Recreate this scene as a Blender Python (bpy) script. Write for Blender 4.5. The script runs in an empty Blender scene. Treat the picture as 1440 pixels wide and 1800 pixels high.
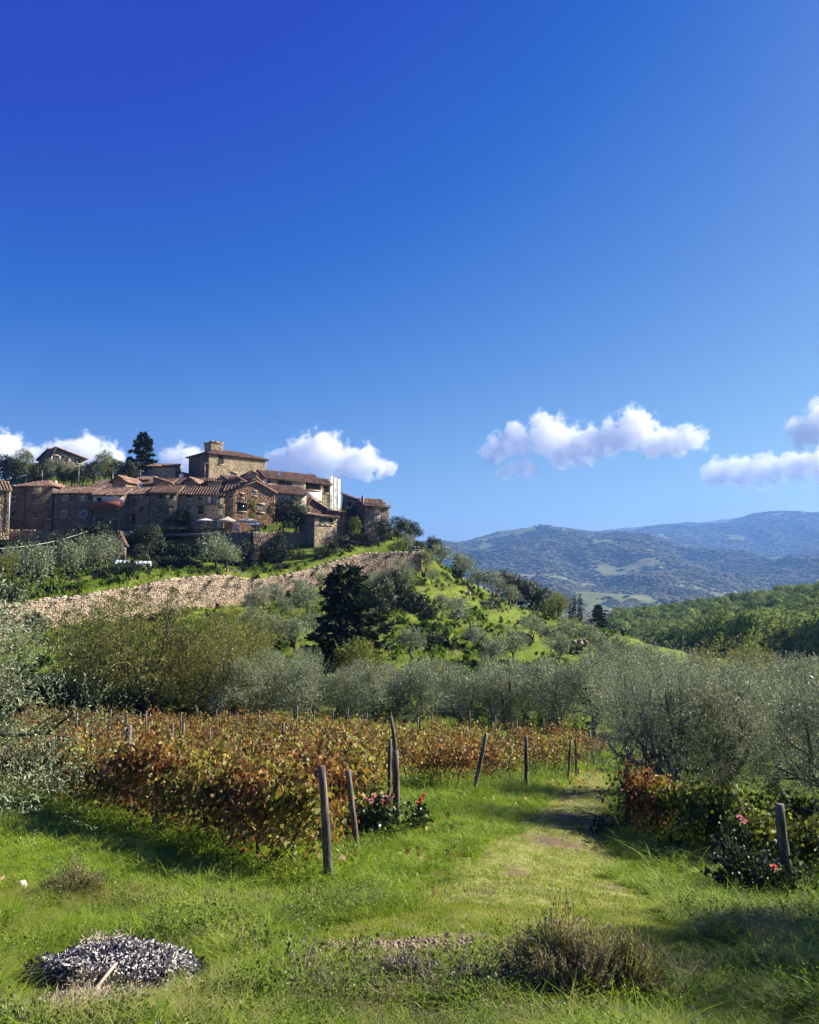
import bpy, math, random
import numpy as np
from mathutils import Vector, Matrix, Euler
R = math.radians
rng = np.random.default_rng(7); random.seed(7)
SC = bpy.context.scene
COL = SC.collection
# ------------------------------------------------------------ camera, sky, sun, exposure
F = 1413.0; TH = math.atan(110.0/F)
cam = bpy.data.objects.new('camera', bpy.data.cameras.new('camera')); COL.objects.link(cam)
cam.data.sensor_fit = 'HORIZONTAL'; cam.data.sensor_width = 36; cam.data.lens = 36*F/1440
cam.data.clip_start = 0.1; cam.data.clip_end = 40000
cam.location = (0, 0, 0); cam.rotation_euler = (R(90)+TH, 0, 0)
SC.camera = cam
SUN_AZ, SUN_EL = R(70), R(31)          # clockwise from +Y, above the horizon
w = bpy.data.worlds.new('World'); SC.world = w; w.use_nodes = True
nt = w.node_tree; nt.nodes.clear()
wo = nt.nodes.new('ShaderNodeOutputWorld'); bg = nt.nodes.new('ShaderNodeBackground')
sky = nt.nodes.new('ShaderNodeTexSky'); sky.sky_type = 'NISHITA'; sky.sun_disc = False
sky.sun_elevation = SUN_EL; sky.sun_rotation = SUN_AZ
sky.altitude = 0; sky.air_density = 1.0; sky.dust_density = 0.6; sky.ozone_density = 1.0
ma = nt.nodes.new('ShaderNodeVectorMath'); ma.operation = 'MULTIPLY_ADD'      # the phone's contrasty rendering of a clear sky
ma.inputs[1].default_value = (.665, .80, .455); ma.inputs[2].default_value = (-1.06, -1.24, 2.0)
mx_ = nt.nodes.new('ShaderNodeVectorMath'); mx_.operation = 'MAXIMUM'; mx_.inputs[1].default_value = (.0, .2, .7)
bg.inputs['Strength'].default_value = 0.053
nt.links.new(sky.outputs[0], ma.inputs[0]); nt.links.new(ma.outputs[0], mx_.inputs[0])
nt.links.new(mx_.outputs[0], bg.inputs['Color']); nt.links.new(bg.outputs[0], wo.inputs['Surface'])
sun = bpy.data.objects.new('sun', bpy.data.lights.new('sun', 'SUN')); COL.objects.link(sun)
sun.data.energy = 5.0; sun.data.angle = R(0.5); sun.data.color = (1.0, 0.91, 0.76)
SUND = Vector((math.cos(SUN_EL)*math.sin(SUN_AZ), math.cos(SUN_EL)*math.cos(SUN_AZ), math.sin(SUN_EL)))
sun.rotation_euler = SUND.to_track_quat('Z', 'Y').to_euler()
vs = SC.view_settings; vs.view_transform = 'Standard'; vs.look = 'None'; vs.gamma = 1; vs.exposure = 1.42
vs.use_curve_mapping = False
cy = SC.cycles
cy.max_bounces = 12; cy.diffuse_bounces = 3; cy.glossy_bounces = 2; cy.transmission_bounces = 4
cy.transparent_max_bounces = 6; cy.volume_bounces = 10; cy.volume_max_steps = 128; cy.volume_step_rate = 1.0
cy.use_denoising = True; cy.use_adaptive_sampling = True; cy.adaptive_threshold = 0.02
cy.caustics_reflective = False; cy.caustics_refractive = False; cy.sample_clamp_indirect = 6

# ------------------------------------------------------------ helpers
def slope(py):
    t = (900-py)/F
    return (math.sin(TH)+t*math.cos(TH))/(math.cos(TH)-t*math.sin(TH))
def wx(px, d, py=1010):                  # world x of a pixel column at forward distance d
    t = (900-py)/F
    return (px-720)/F*d/(math.cos(TH)-t*math.sin(TH))
def P(px, py, d): return Vector((wx(px, d, py), d, slope(py)*d))
def hsh(ix, iy, s):
    h = (ix.astype(np.int64)*374761393 + iy.astype(np.int64)*668265263 + s*974634777) & 0xffffffff
    h = ((h ^ (h >> 13))*1274126177) & 0xffffffff
    return ((h ^ (h >> 16)) & 0xffffff)/float(0xffffff)
def vn(x, y, s=0):
    x = np.asarray(x, float); y = np.asarray(y, float)
    ix = np.floor(x); iy = np.floor(y); fx = x-ix; fy = y-iy
    fx = fx*fx*(3-2*fx); fy = fy*fy*(3-2*fy)
    ix = ix.astype(np.int64); iy = iy.astype(np.int64)
    a = hsh(ix, iy, s); b = hsh(ix+1, iy, s); c = hsh(ix, iy+1, s); d = hsh(ix+1, iy+1, s)
    return (a*(1-fx)+b*fx)*(1-fy)+(c*(1-fx)+d*fx)*fy
def fbm(x, y, s=0, o=4):
    r = 0; a = 1; t = 0
    for k in range(o):
        r = r+a*vn(np.asarray(x)*2**k+17*k, np.asarray(y)*2**k-9*k, s+k); t += a; a *= .5
    return r/t
def sst(a, b, x):
    t = np.clip((np.asarray(x, float)-a)/(b-a), 0, 1); return t*t*(3-2*t)

def tag(o, label=None, cat=None, group=None, kind=None):
    if label: o['label'] = label
    if cat: o['category'] = cat
    if group: o['group'] = group
    if kind: o['kind'] = kind
    return o
def mesh_np(name, V, faces, mats=(), midx=None, smooth=False):
    """V (n,3); faces a list of integer arrays (m,k)"""
    me = bpy.data.meshes.new(name)
    V = np.asarray(V, np.float32).reshape(-1, 3)
    faces = [np.asarray(f, np.int32) for f in faces if len(f)]
    nl = sum(f.size for f in faces); nf = sum(len(f) for f in faces)
    me.vertices.add(len(V)); me.vertices.foreach_set('co', V.ravel())
    me.loops.add(nl); me.loops.foreach_set('vertex_index', np.concatenate([f.ravel() for f in faces]))
    me.polygons.add(nf)
    tot = np.concatenate([np.full(len(f), f.shape[1], np.int32) for f in faces])
    st = np.concatenate([[0], np.cumsum(tot)[:-1]]).astype(np.int32)
    me.polygons.foreach_set('loop_start', st); me.polygons.foreach_set('loop_total', tot)
    for m in mats: me.materials.append(m)
    if midx is not None: me.polygons.foreach_set('material_index', np.asarray(midx, np.int32))
    if smooth: me.polygons.foreach_set('use_smooth', np.ones(nf, bool))
    me.update(calc_edges=True)
    return me
def obj(name, me, parent=None, loc=None, rz=None):
    o = bpy.data.objects.new(name, me); COL.objects.link(o)
    if parent is not None: o.parent = parent
    if loc is not None: o.location = loc
    if rz is not None: o.rotation_euler = (0, 0, rz)
    return o
def empty(name, loc, rz=0, label=None, cat=None, group=None):
    o = obj(name, None, None, loc, rz); o.empty_display_size = .2
    return tag(o, label, cat, group)
def copy_tree(o, parent=None):
    c = o.copy(); COL.objects.link(c); c.parent = parent
    for ch in list(o.children): copy_tree(ch, c)
    return c
class MB:
    """collects geometry into one mesh"""
    def __init__(s): s.v = []; s.f = {}; s.n = 0; s.m = {}
    def add(s, V, Fs, mi=0):
        V = np.asarray(V, float).reshape(-1, 3)
        for f in Fs:
            f = np.asarray(f, int)
            if f.ndim == 1: f = f[None]
            s.f.setdefault(f.shape[1], []).append(f+s.n); s.m.setdefault(f.shape[1], []).append(np.full(len(f), mi))
        s.v.append(V); s.n += len(V); return s
    BOXF = np.array([[0,3,2,1],[4,5,6,7],[0,1,5,4],[1,2,6,5],[2,3,7,6],[3,0,4,7]])
    def box(s, x0, y0, z0, x1, y1, z1, mi=0, M=None):
        V = np.array([[x0,y0,z0],[x1,y0,z0],[x1,y1,z0],[x0,y1,z0],[x0,y0,z1],[x1,y0,z1],[x1,y1,z1],[x0,y1,z1]], float)
        if M is not None: V = np.array([M @ Vector(p) for p in V])
        return s.add(V, [s.BOXF], mi)
    def tube(s, pts, rad, n=6, mi=0, cap=True):
        pts = [Vector(p) for p in pts]; k = len(pts)
        if not hasattr(rad, '__len__'): rad = [rad]*k
        V = []; up = Vector((0.13, 0.21, 1)).normalized()
        for i, p in enumerate(pts):
            t = (pts[min(i+1, k-1)]-pts[max(i-1, 0)])
            if t.length < 1e-9: t = Vector((0, 0, 1))
            t.normalize(); a = t.cross(up)
            if a.length < .15: a = t.cross(Vector((1, 0, 0)))
            a.normalize(); b = t.cross(a)
            for j in range(n):
                an = 2*math.pi*j/n; V.append(p+(a*math.cos(an)+b*math.sin(an))*rad[i])
        q = [[i*n+j, i*n+(j+1) % n, (i+1)*n+(j+1) % n, (i+1)*n+j] for i in range(k-1) for j in range(n)]
        s.add([tuple(v) for v in V], [np.array(q)], mi)
        if cap and n >= 3:
            s.f.setdefault(n, []).append(np.array([[s.n-n+j for j in range(n)], [s.n-n*k+n-1-j for j in range(n)]]))
            s.m.setdefault(n, []).append(np.full(2, mi))
        return s
    def mesh(s, name, mats, smooth=False):
        V = np.concatenate(s.v) if s.v else np.zeros((0, 3))
        ks = sorted(s.f); fs = [np.concatenate(s.f[k]) for k in ks]; mi = np.concatenate([np.concatenate(s.m[k]) for k in ks])
        return mesh_np(name, V, fs, mats, mi, smooth)
    def build(s, name, mats, parent=None, smooth=False, **kw):
        if not isinstance(mats, (list, tuple)): mats = [mats]
        return tag(obj(name, s.mesh(name, mats, smooth), parent), **kw)

# ------------------------------------------------------------ materials
def new_mat(name):
    m = bpy.data.materials.new(name); m.use_nodes = True; n = m.node_tree; n.nodes.clear()
    return m, n
def N(n, t, **k):
    x = n.nodes.new(t)
    for a, v in k.items():
        if a in x.inputs.keys() if hasattr(x.inputs, 'keys') else False: x.inputs[a].default_value = v
        else: setattr(x, a, v)
    return x
def ramp(n, stops, interp='LINEAR'):
    r = n.nodes.new('ShaderNodeValToRGB'); r.color_ramp.interpolation = interp
    e = r.color_ramp.elements
    while len(e) < len(stops): e.new(0.5)
    for q, (p, c) in zip(e, stops): q.position = p; q.color = (*c, 1)
    return r
def coords(n, scale, obj_space=True):
    tc = n.nodes.new('ShaderNodeTexCoord'); mp = n.nodes.new('ShaderNodeMapping')
    mp.inputs['Scale'].default_value = scale if hasattr(scale, '__len__') else (scale,)*3
    n.links.new(tc.outputs['Object'], mp.inputs[0]); return mp
def mat_leaf(name, stops, trans=.35, rough=.5, spec=.4, patch=0.0, patch_scale=.6, tr_tint=(1, 1, 1)):
    """foliage: each leaf (mesh island) its own tone, drifting over the crown in patches"""
    m, n = new_mat(name); L = n.links
    out = N(n, 'ShaderNodeOutputMaterial'); g = N(n, 'ShaderNodeNewGeometry')
    r = ramp(n, stops)
    src = g.outputs['Random Per Island']
    if patch:
        ns = N(n, 'ShaderNodeTexNoise'); ns.inputs['Scale'].default_value = patch_scale; ns.inputs['Detail'].default_value = 2
        L.new(g.outputs['Position'], ns.inputs['Vector'])
        mr = N(n, 'ShaderNodeMapRange'); mr.inputs[1].default_value = .3; mr.inputs[2].default_value = .7
        L.new(ns.outputs[0], mr.inputs[0])
        mx = N(n, 'ShaderNodeMix', data_type='FLOAT'); mx.inputs[0].default_value = patch
        L.new(src, mx.inputs[2]); L.new(mr.outputs[0], mx.inputs[3]); src = mx.outputs[0]
    L.new(src, r.inputs[0])
    b = N(n, 'ShaderNodeBsdfPrincipled'); b.inputs['Roughness'].default_value = rough; b.inputs['Specular IOR Level'].default_value = spec
    L.new(r.outputs[0], b.inputs['Base Color'])
    t = N(n, 'ShaderNodeBsdfTranslucent'); mt = N(n, 'ShaderNodeMix', data_type='RGBA', blend_type='MULTIPLY')
    mt.inputs[0].default_value = 1; mt.inputs[7].default_value = (*tr_tint, 1)
    L.new(r.outputs[0], mt.inputs[6]); L.new(mt.outputs[2], t.inputs['Color'])
    s = N(n, 'ShaderNodeMixShader'); s.inputs[0].default_value = trans
    L.new(b.outputs[0], s.inputs[1]); L.new(t.outputs[0], s.inputs[2]); L.new(s.outputs[0], out.inputs[0])
    return m
def mat_simple(name, stops, scale=3, rough=.8, bump=.3, island=0.0, detail=5, stretch=(1, 1, 1), metal=0, bdist=.02, stain=0):
    """noise-toned surface with fine relief; island mixes in a random tone per piece"""
    m, n = new_mat(name); L = n.links
    out = N(n, 'ShaderNodeOutputMaterial'); b = N(n, 'ShaderNodeBsdfPrincipled')
    mp = coords(n, tuple(scale*q for q in stretch))
    ns = N(n, 'ShaderNodeTexNoise'); ns.inputs['Scale'].default_value = 1; ns.inputs['Detail'].default_value = detail; ns.inputs['Roughness'].default_value = .62
    L.new(mp.outputs[0], ns.inputs['Vector'])
    mr = N(n, 'ShaderNodeMapRange'); mr.inputs[1].default_value = .28; mr.inputs[2].default_value = .72; L.new(ns.outputs[0], mr.inputs[0])
    src = mr.outputs[0]
    if island:
        g = N(n, 'ShaderNodeNewGeometry'); mx = N(n, 'ShaderNodeMix', data_type='FLOAT'); mx.inputs[0].default_value = island
        L.new(src, mx.inputs[2]); L.new(g.outputs['Random Per Island'], mx.inputs[3]); src = mx.outputs[0]
    r = ramp(n, stops); L.new(src, r.inputs[0]); colr = r.outputs[0]
    if stain:      # damp, lichen and old repairs in broad irregular patches
        m2 = coords(n, stain); n2 = N(n, 'ShaderNodeTexNoise'); n2.inputs['Scale'].default_value = 1; n2.inputs['Detail'].default_value = 7; n2.inputs['Roughness'].default_value = .7; L.new(m2.outputs[0], n2.inputs['Vector'])
        r2 = ramp(n, [(.32, (.55, .53, .50)), (.44, (.95, .93, .90)), (.56, (1.12, 1.08, 1.02)), (.70, (1.32, 1.2, 1.02))]); L.new(n2.outputs[0], r2.inputs[0])
        mm = N(n, 'ShaderNodeMix', data_type='RGBA', blend_type='MULTIPLY'); mm.inputs[0].default_value = .9; L.new(colr, mm.inputs[6]); L.new(r2.outputs[0], mm.inputs[7]); colr = mm.outputs[2]
    L.new(colr, b.inputs['Base Color'])
    b.inputs['Roughness'].default_value = rough; b.inputs['Metallic'].default_value = metal
    if bump:
        bp = N(n, 'ShaderNodeBump'); bp.inputs['Strength'].default_value = bump; bp.inputs['Distance'].default_value = bdist
        L.new(ns.outputs[0], bp.inputs['Height']); L.new(bp.outputs[0], b.inputs['Normal'])
    L.new(b.outputs[0], out.inputs[0]); return m

# ------------------------------------------------------------ terrain
class TPS:
    def __init__(s, pts):
        s.c = np.array([[p[0]/260.0, math.log(p[1])*2.2] for p in pts]); v = np.array([slope(p[2]) for p in pts])
        n = len(pts); r = np.linalg.norm(s.c[:, None]-s.c[None], axis=2)
        K = np.where(r > 0, r*r*np.log(r+1e-12), 0)+np.eye(n)*0.01
        Q = np.hstack([np.ones((n, 1)), s.c]); A = np.block([[K, Q], [Q.T, np.zeros((3, 3))]])
        s.w = np.linalg.solve(A, np.concatenate([v, np.zeros(3)]))
    def __call__(s, px, d):
        sh = np.shape(px); q = np.stack([np.ravel(px)/260.0, np.log(np.ravel(d))*2.2], 1); o = np.empty(len(q))
        for i in range(0, len(q), 20000):
            qq = q[i:i+20000]; r = np.linalg.norm(qq[:, None]-s.c[None], axis=2)
            o[i:i+20000] = (r*r*np.log(r+1e-9)) @ s.w[:-3]+s.w[-3]+qq @ s.w[-2:]
        return o.reshape(sh)*np.asarray(d)
def rows(d, *pp): return [(px, d, py) for px, py in pp]
NEAR = (rows(3, (-800, 1960), (0, 1960), (720, 1960), (1440, 1960), (2200, 1960)) +
  rows(5.5, (-600, 1800), (0, 1800), (720, 1805), (1440, 1805), (2000, 1805)) +
  rows(7.5, (0, 1690), (720, 1692), (1440, 1710)) +
  rows(10, (-500, 1600), (0, 1605), (720, 1615), (1440, 1655), (2000, 1690)) +
  rows(14, (0, 1525), (570, 1545), (950, 1545), (1440, 1600)) +
  rows(19.5, (-500, 1440), (0, 1450), (225, 1450), (700, 1456), (1100, 1500), (1440, 1520), (2000, 1550)) +
  rows(26, (0, 1400), (400, 1402), (840, 1404), (1150, 1425), (1440, 1450)) +
  rows(34, (0, 1355), (400, 1360), (925, 1376), (1440, 1400), (2000, 1420)) +
  rows(46, (-500, 1310), (0, 1305), (500, 1315), (1000, 1335), (1440, 1350)) +
  rows(60, (0, 1240), (300, 1262), (600, 1285), (1000, 1292), (1440, 1300), (2000, 1310)))
FARP = (rows(250, (860, 1125), (1000, 1150), (1150, 1172), (1440, 1125), (1800, 1040)) +
  rows(420, (-700, 1030), (0, 1040), (500, 1080), (860, 1110), (1100, 1118), (1250, 1095), (1440, 1062), (1800, 985), (2400, 900)) +
  rows(620, (0, 1070), (720, 1100), (1100, 1098), (1440, 1060), (1900, 1000)) +
  rows(1000, (-700, 1060), (0, 1065), (720, 1088), (1050, 1088), (1250, 1085), (1440, 1082), (2100, 1060)) +
  rows(1500, (0, 1060), (720, 1070), (1060, 1078), (1250, 1066), (1440, 1060), (2100, 1050)) +
  rows(2200, (-700, 1040), (0, 1045), (720, 1045), (950, 1046), (1150, 1040), (1300, 1035), (1440, 1032), (2100, 1020)) +
  rows(3000, (720, 1010), (850, 1003), (980, 995), (1060, 1000), (1140, 965), (1200, 975), (1300, 1005), (1440, 1005), (1700, 985)) +
  rows(4400, (-700, 980), (0, 985), (600, 985), (740, 962), (800, 953), (850, 944), (900, 930), (955, 921), (1000, 926), (1060, 935), (1120, 947), (1200, 965), (1330, 985), (1440, 965), (2100, 930)) +
  rows(5300, (800, 972), (960, 945), (1150, 948), (1300, 962), (1440, 950), (1800, 930)) +
  rows(6600, (-700, 990), (0, 990), (700, 985), (900, 952), (1050, 931), (1110, 930), (1180, 919), (1230, 920), (1280, 917), (1330, 902), (1375, 895), (1440, 899), (1600, 890), (2100, 880)) +
  rows(9000, (-700, 1000), (720, 990), (1440, 950), (2100, 940)))
LOWF = TPS(NEAR + FARP + rows(76, (-300, 1160), (0, 1150), (150, 1150), (400, 1190), (700, 1218), (1000, 1240), (1200, 1262), (1440, 1265)) +
  rows(82, (-150, 1130), (45, 1115), (700, 1195)) + rows(94, (200, 1101), (500, 1128), (700, 1152), (900, 1178), (1100, 1205), (1440, 1235)) +
  rows(106, (330, 1073), (520, 1095), (700, 1112), (860, 1135), (1000, 1165), (1200, 1195), (1440, 1215)) +
  rows(120, (440, 1058), (600, 1062), (740, 1078), (860, 1105), (960, 1135), (1100, 1165)) +
  rows(137, (600, 1020), (700, 1030), (780, 1040), (860, 1065), (950, 1100), (1060, 1130)) +
  rows(152, (738, 1001), (790, 1008), (860, 1045), (960, 1078), (1060, 1108), (1200, 1150), (1440, 1175)) +
  rows(185, (740, 1040), (860, 1075), (1060, 1130), (1300, 1160)))
WALL = [(-420, 62), (-150, 72), (30, 82), (150, 90), (300, 103), (440, 118), (540, 130), (640, 142), (738, 150)]
WTOP = [(-420, 1090), (-150, 1078), (30, 1062), (100, 1052), (150, 1047), (250, 1031), (300, 1019), (400, 1011), (440, 1019), (470, 1017), (540, 1003), (590, 986), (640, 973), (738, 970)]
WBOT = [(-420, 1150), (-150, 1136), (45, 1117), (200, 1104), (330, 1076), (440, 1062), (520, 1038), (600, 1023), (738, 1004)]
UPF = TPS([(px, d, np.interp(px, *zip(*WTOP))) for px, d in WALL] +
  rows(105, (-200, 1040), (0, 1035), (120, 1022), (240, 1012)) + rows(125, (0, 1010), (150, 1000), (300, 1000), (400, 1003), (460, 1006)) +
  rows(140, (-300, 970), (0, 968), (130, 985), (290, 992), (430, 1002), (550, 985), (620, 966), (700, 966)) +
  rows(152, (-300, 925), (0, 922), (130, 928), (250, 930), (350, 933), (440, 933), (540, 935), (600, 948), (690, 948), (738, 962)) +
  rows(170, (0, 880), (150, 868), (300, 865), (450, 872), (560, 895), (640, 915), (740, 965)) +
  rows(190, (-300, 860), (0, 845), (110, 832), (250, 835), (400, 843), (520, 860), (640, 915), (740, 985)) +
  rows(215, (0, 860), (250, 850), (450, 875), (640, 950), (740, 1010)) + rows(260, (-300, 980), (0, 960), (250, 960), (450, 985), (640, 1030), (740, 1060)))
def zfun(x, y, detail=True):
    x = np.asarray(x, float); y = np.asarray(y, float); d = np.maximum(y, 2.6)
    px = 720+F*math.cos(TH)*x/d
    px = np.clip(px, -1600, 3000)
    lo = LOWF(px, d)
    up = UPF(px, np.clip(d, 60, 300))
    wd = np.interp(px, *zip(*WALL)); s = d-wd
    m = sst(.5, 2.6, s)*(1-sst(240, 300, d))
    m = m*(1-sst(742, 800, px)*(1-sst(4, 30, s)))*(1-sst(745, 1000, px))
    z = lo*(1-m)+up*m
    if detail:
        a = sst(12, 60, d)
        z = z+(fbm(x*.6, y*.6, 3, 3)-.5)*(.16+.5*a)+(fbm(x*2.3, y*2.3, 9, 2)-.5)*.07
        z = z+(fbm(x*.07, y*.07, 21, 3)-.5)*3.2*sst(60, 110, d)*(1-m)*(1-np.exp(-np.abs(s)/9))
        sl = sst(82, 96, d)*(1-sst(150, 175, d))*(1-m)*(1-np.exp(-np.maximum(-s, 0)/4)*(px < 742))
        t_ = z/2.3+(fbm(x*.03, y*.03, 63, 2)-.5)*1.6; fr = t_-np.floor(t_); z = z+sl*.8*2.3*(sst(.62, .95, fr)-fr)*.62
        # stone-edged terraces worn into the slope below the village
        far = sst(700, 2200, d)
        z = z+far*((fbm(x/420., y/420., 31, 5)-.5)*190+(np.abs(vn(x/300.+7, y/520., 41)-.5))*-120)*np.clip(d/4200, .25, 1.1)*(1-.62*sst(4000, 4400, d))
    return z
def gz(x, y): return float(zfun(np.array([x]), np.array([y]))[0])
# ------------------------------------------------------------ ground sheet
pxs = np.concatenate([np.arange(-1500, -60, 24), np.arange(-60, 1500, 6.5), np.arange(1500, 2950, 24)])
ds = np.concatenate([np.geomspace(2.6, 60, 150)[:-1], np.geomspace(60, 200, 120)[:-1], np.geomspace(200, 1200, 60)[:-1], np.geomspace(1200, 9000, 150)])
PX, D = np.meshgrid(pxs, ds); X = (PX-720)/F*D/math.cos(TH); Y = D
Z = zfun(X, Y)
V = np.stack([X, Y, Z], 2).reshape(-1, 3); nx, ny = len(pxs), len(ds)
ii = (np.arange(ny-1)[:, None]*nx+np.arange(nx-1)[None]).ravel()
q = np.stack([ii, ii+1, ii+nx+1, ii+nx], 1)
def path_amount(x, y):
    """trodden, drier turf of the track up the middle"""
    px = 720+F*x/np.maximum(y, 2.6)
    c = np.interp(y, [6, 8, 10, 13, 16, 20, 26, 34, 45], [.6, 1.0, 1.5, 1.95, 2.6, 3.7, 5.2, 7.5, 10])
    hw = np.interp(y, [5, 8, 10, 14, 20, 30, 40], [1.3, 2.5, 2.4, 1.8, 1.35, 1.2, .6])
    e = np.abs(x-c)/hw+(fbm(x*1.1, y*1.1, 77, 3)-.5)*.9
    return (1-sst(.55, 1.15, e))*sst(7.2, 8.4, y+x*.15)*(1-sst(36, 44, y))
def soil_amount(x, y):
    """bare earth: the crumbling lip, the washed-out bank, molehill patches"""
    n = fbm(x*1.7, y*1.7, 55, 3)
    lip = 1.5*np.exp(-((y-8.1-.12*np.sin(x*2))/.26)**2)*sst(-1.0, -.7, x)*(1-sst(.35, .9, x))
    ero = np.exp(-(((x-1.15-.25*(6.2-y))/.38)**2+((y-6.1)/.75)**2))*1.2
    e3 = np.exp(-(((x-3.0)/.9)**2+((y-6.4)/.6)**2))*.8+np.exp(-(((x-3.3)/.9)**2+((y-19.2)/1.1)**2))*.9+np.exp(-(((x-4.4)/1.1)**2+((y-23.6)/.5)**2))*.9
    rest = sst(.63, .72, n)*path_amount(x, y)*.8
    return np.clip((lip+ero+e3)*(.5+n)+rest, 0, 1)
pa = path_amount(V[:, 0], V[:, 1]); so = soil_amount(V[:, 0], V[:, 1])
def wood_amount(x, y):
    px = 720+F*x/np.maximum(y, 1)
    n = fbm(x/260., y/260., 91, 4)
    w1 = sst(.40, .46, n)
    fields = sst(1000, 1300, y)*(1-sst(2300, 2900, y))
    w = w1*(1-fields)+fields*sst(.50, .54, fbm(x/150., y/420., 95, 4))
    w = np.maximum(w, sst(2900, 3300, y)*sst(.30, .36, n))
    return w
wd_ = np.where(V[:, 1] > 600, wood_amount(V[:, 0], V[:, 1]), 0)
ground_me = mesh_np('ground', V, [q], smooth=True)
ca = ground_me.color_attributes.new('zones', 'FLOAT_COLOR', 'POINT')
ca.data.foreach_set('color', np.stack([pa, so, wd_, np.ones(len(V))], 1).astype(np.float32).ravel())
def mat_ground():
    m, n = new_mat('ground_turf_and_soil'); L = n.links
    out = N(n, 'ShaderNodeOutputMaterial'); b = N(n, 'ShaderNodeBsdfPrincipled'); b.inputs['Roughness'].default_value = .95
    b.inputs['Specular IOR Level'].default_value = .15
    g = N(n, 'ShaderNodeNewGeometry'); at = N(n, 'ShaderNodeVertexColor', layer_name='zones')
    sep = N(n, 'ShaderNodeSeparateColor'); L.new(at.outputs[0], sep.inputs[0])
    def noise(sc, det=5, ro=.6):
        q = N(n, 'ShaderNodeTexNoise'); q.inputs['Scale'].default_value = sc; q.inputs['Detail'].default_value = det; q.inputs['Roughness'].default_value = ro
        L.new(g.outputs['Position'], q.inputs['Vector']); return q
    def mix(a, bb, f):
        q = N(n, 'ShaderNodeMix', data_type='RGBA'); L.new(f, q.inputs[0]); L.new(a, q.inputs[6]); L.new(bb, q.inputs[7]); return q.outputs[2]
    n1 = noise(.16, 6, .7); n2 = noise(6, 6, .7); n3 = noise(.0045, 7, .65); n4 = noise(.03, 5, .7)
    grass = ramp(n, [(.3, (.07, .11, .012)), (.5, (.125, .175, .016)), (.62, (.17, .195, .028)), (.74, (.20, .175, .05))]); L.new(n1.outputs[0], grass.inputs[0])
    gr2 = N(n, 'ShaderNodeMix', data_type='RGBA', blend_type='MULTIPLY'); gr2.inputs[0].default_value = .8
    rr = ramp(n, [(.3, (.45, .45, .45)), (.7, (1.3, 1.3, 1.3))]); L.new(n2.outputs[0], rr.inputs[0])
    L.new(grass.outputs[0], gr2.inputs[6]); L.new(rr.outputs[0], gr2.inputs[7])
    pathc = ramp(n, [(.35, (.13, .16, .035)), (.65, (.29, .28, .09))]); L.new(n2.outputs[0], pathc.inputs[0])
    soil = ramp(n, [(.3, (.05, .035, .022)), (.55, (.15, .10, .065)), (.75, (.26, .19, .13))]); L.new(n2.outputs[0], soil.inputs[0])
    c = mix(gr2.outputs[2], pathc.outputs[0], sep.outputs[0]); c = mix(c, soil.outputs[0], sep.outputs[1])
    fld = ramp(n, [(.38, (.13, .14, .05)), (.46, (.11, .17, .035)), (.52, (.21, .18, .09)), (.60, (.10, .14, .04))], 'CONSTANT'); L.new(n3.outputs[0], fld.inputs[0])
    wd = ramp(n, [(.35, (.065, .07, .034)), (.65, (.10, .10, .048))]); L.new(n4.outputs[0], wd.inputs[0])
    fc = mix(fld.outputs[0], wd.outputs[0], sep.outputs[2])
    sp = N(n, 'ShaderNodeSeparateXYZ'); L.new(g.outputs['Position'], sp.inputs[0])
    mr = N(n, 'ShaderNodeMapRange'); mr.inputs[1].default_value = 560; mr.inputs[2].default_value = 760; L.new(sp.outputs[1], mr.inputs[0])
    c = mix(c, fc, mr.outputs[0]); L.new(c, b.inputs['Base Color'])
    bp = N(n, 'ShaderNodeBump'); bp.inputs['Strength'].default_value = .7; bp.inputs['Distance'].default_value = .05
    L.new(n2.outputs[0], bp.inputs['Height']); L.new(bp.outputs[0], b.inputs['Normal'])
    L.new(b.outputs[0], out.inputs[0]); return m
ground_me.materials.append(mat_ground())
ground = tag(obj('ground', ground_me), kind='structure')

# ------------------------------------------------------------ haze: one closed box of thin pale air round everything but the clouds
hm, n = new_mat('haze_air'); out = N(n, 'ShaderNodeOutputMaterial'); pv = N(n, 'ShaderNodeVolumePrincipled')
pv.inputs['Color'].default_value = (.19, .42, .95, 1); pv.inputs['Density'].default_value = 0.000102; pv.inputs['Anisotropy'].default_value = .15
n.links.new(pv.outputs[0], out.inputs['Volume'])
zlo, zhi = float(V[:, 2].min())-1.0, float(V[:, 2].max())+15
xm = float(np.abs(V[:, 0]).max())+50
MB().box(-xm, -60, zlo, xm, 9050, zhi).build('haze', hm, kind='stuff')

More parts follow.
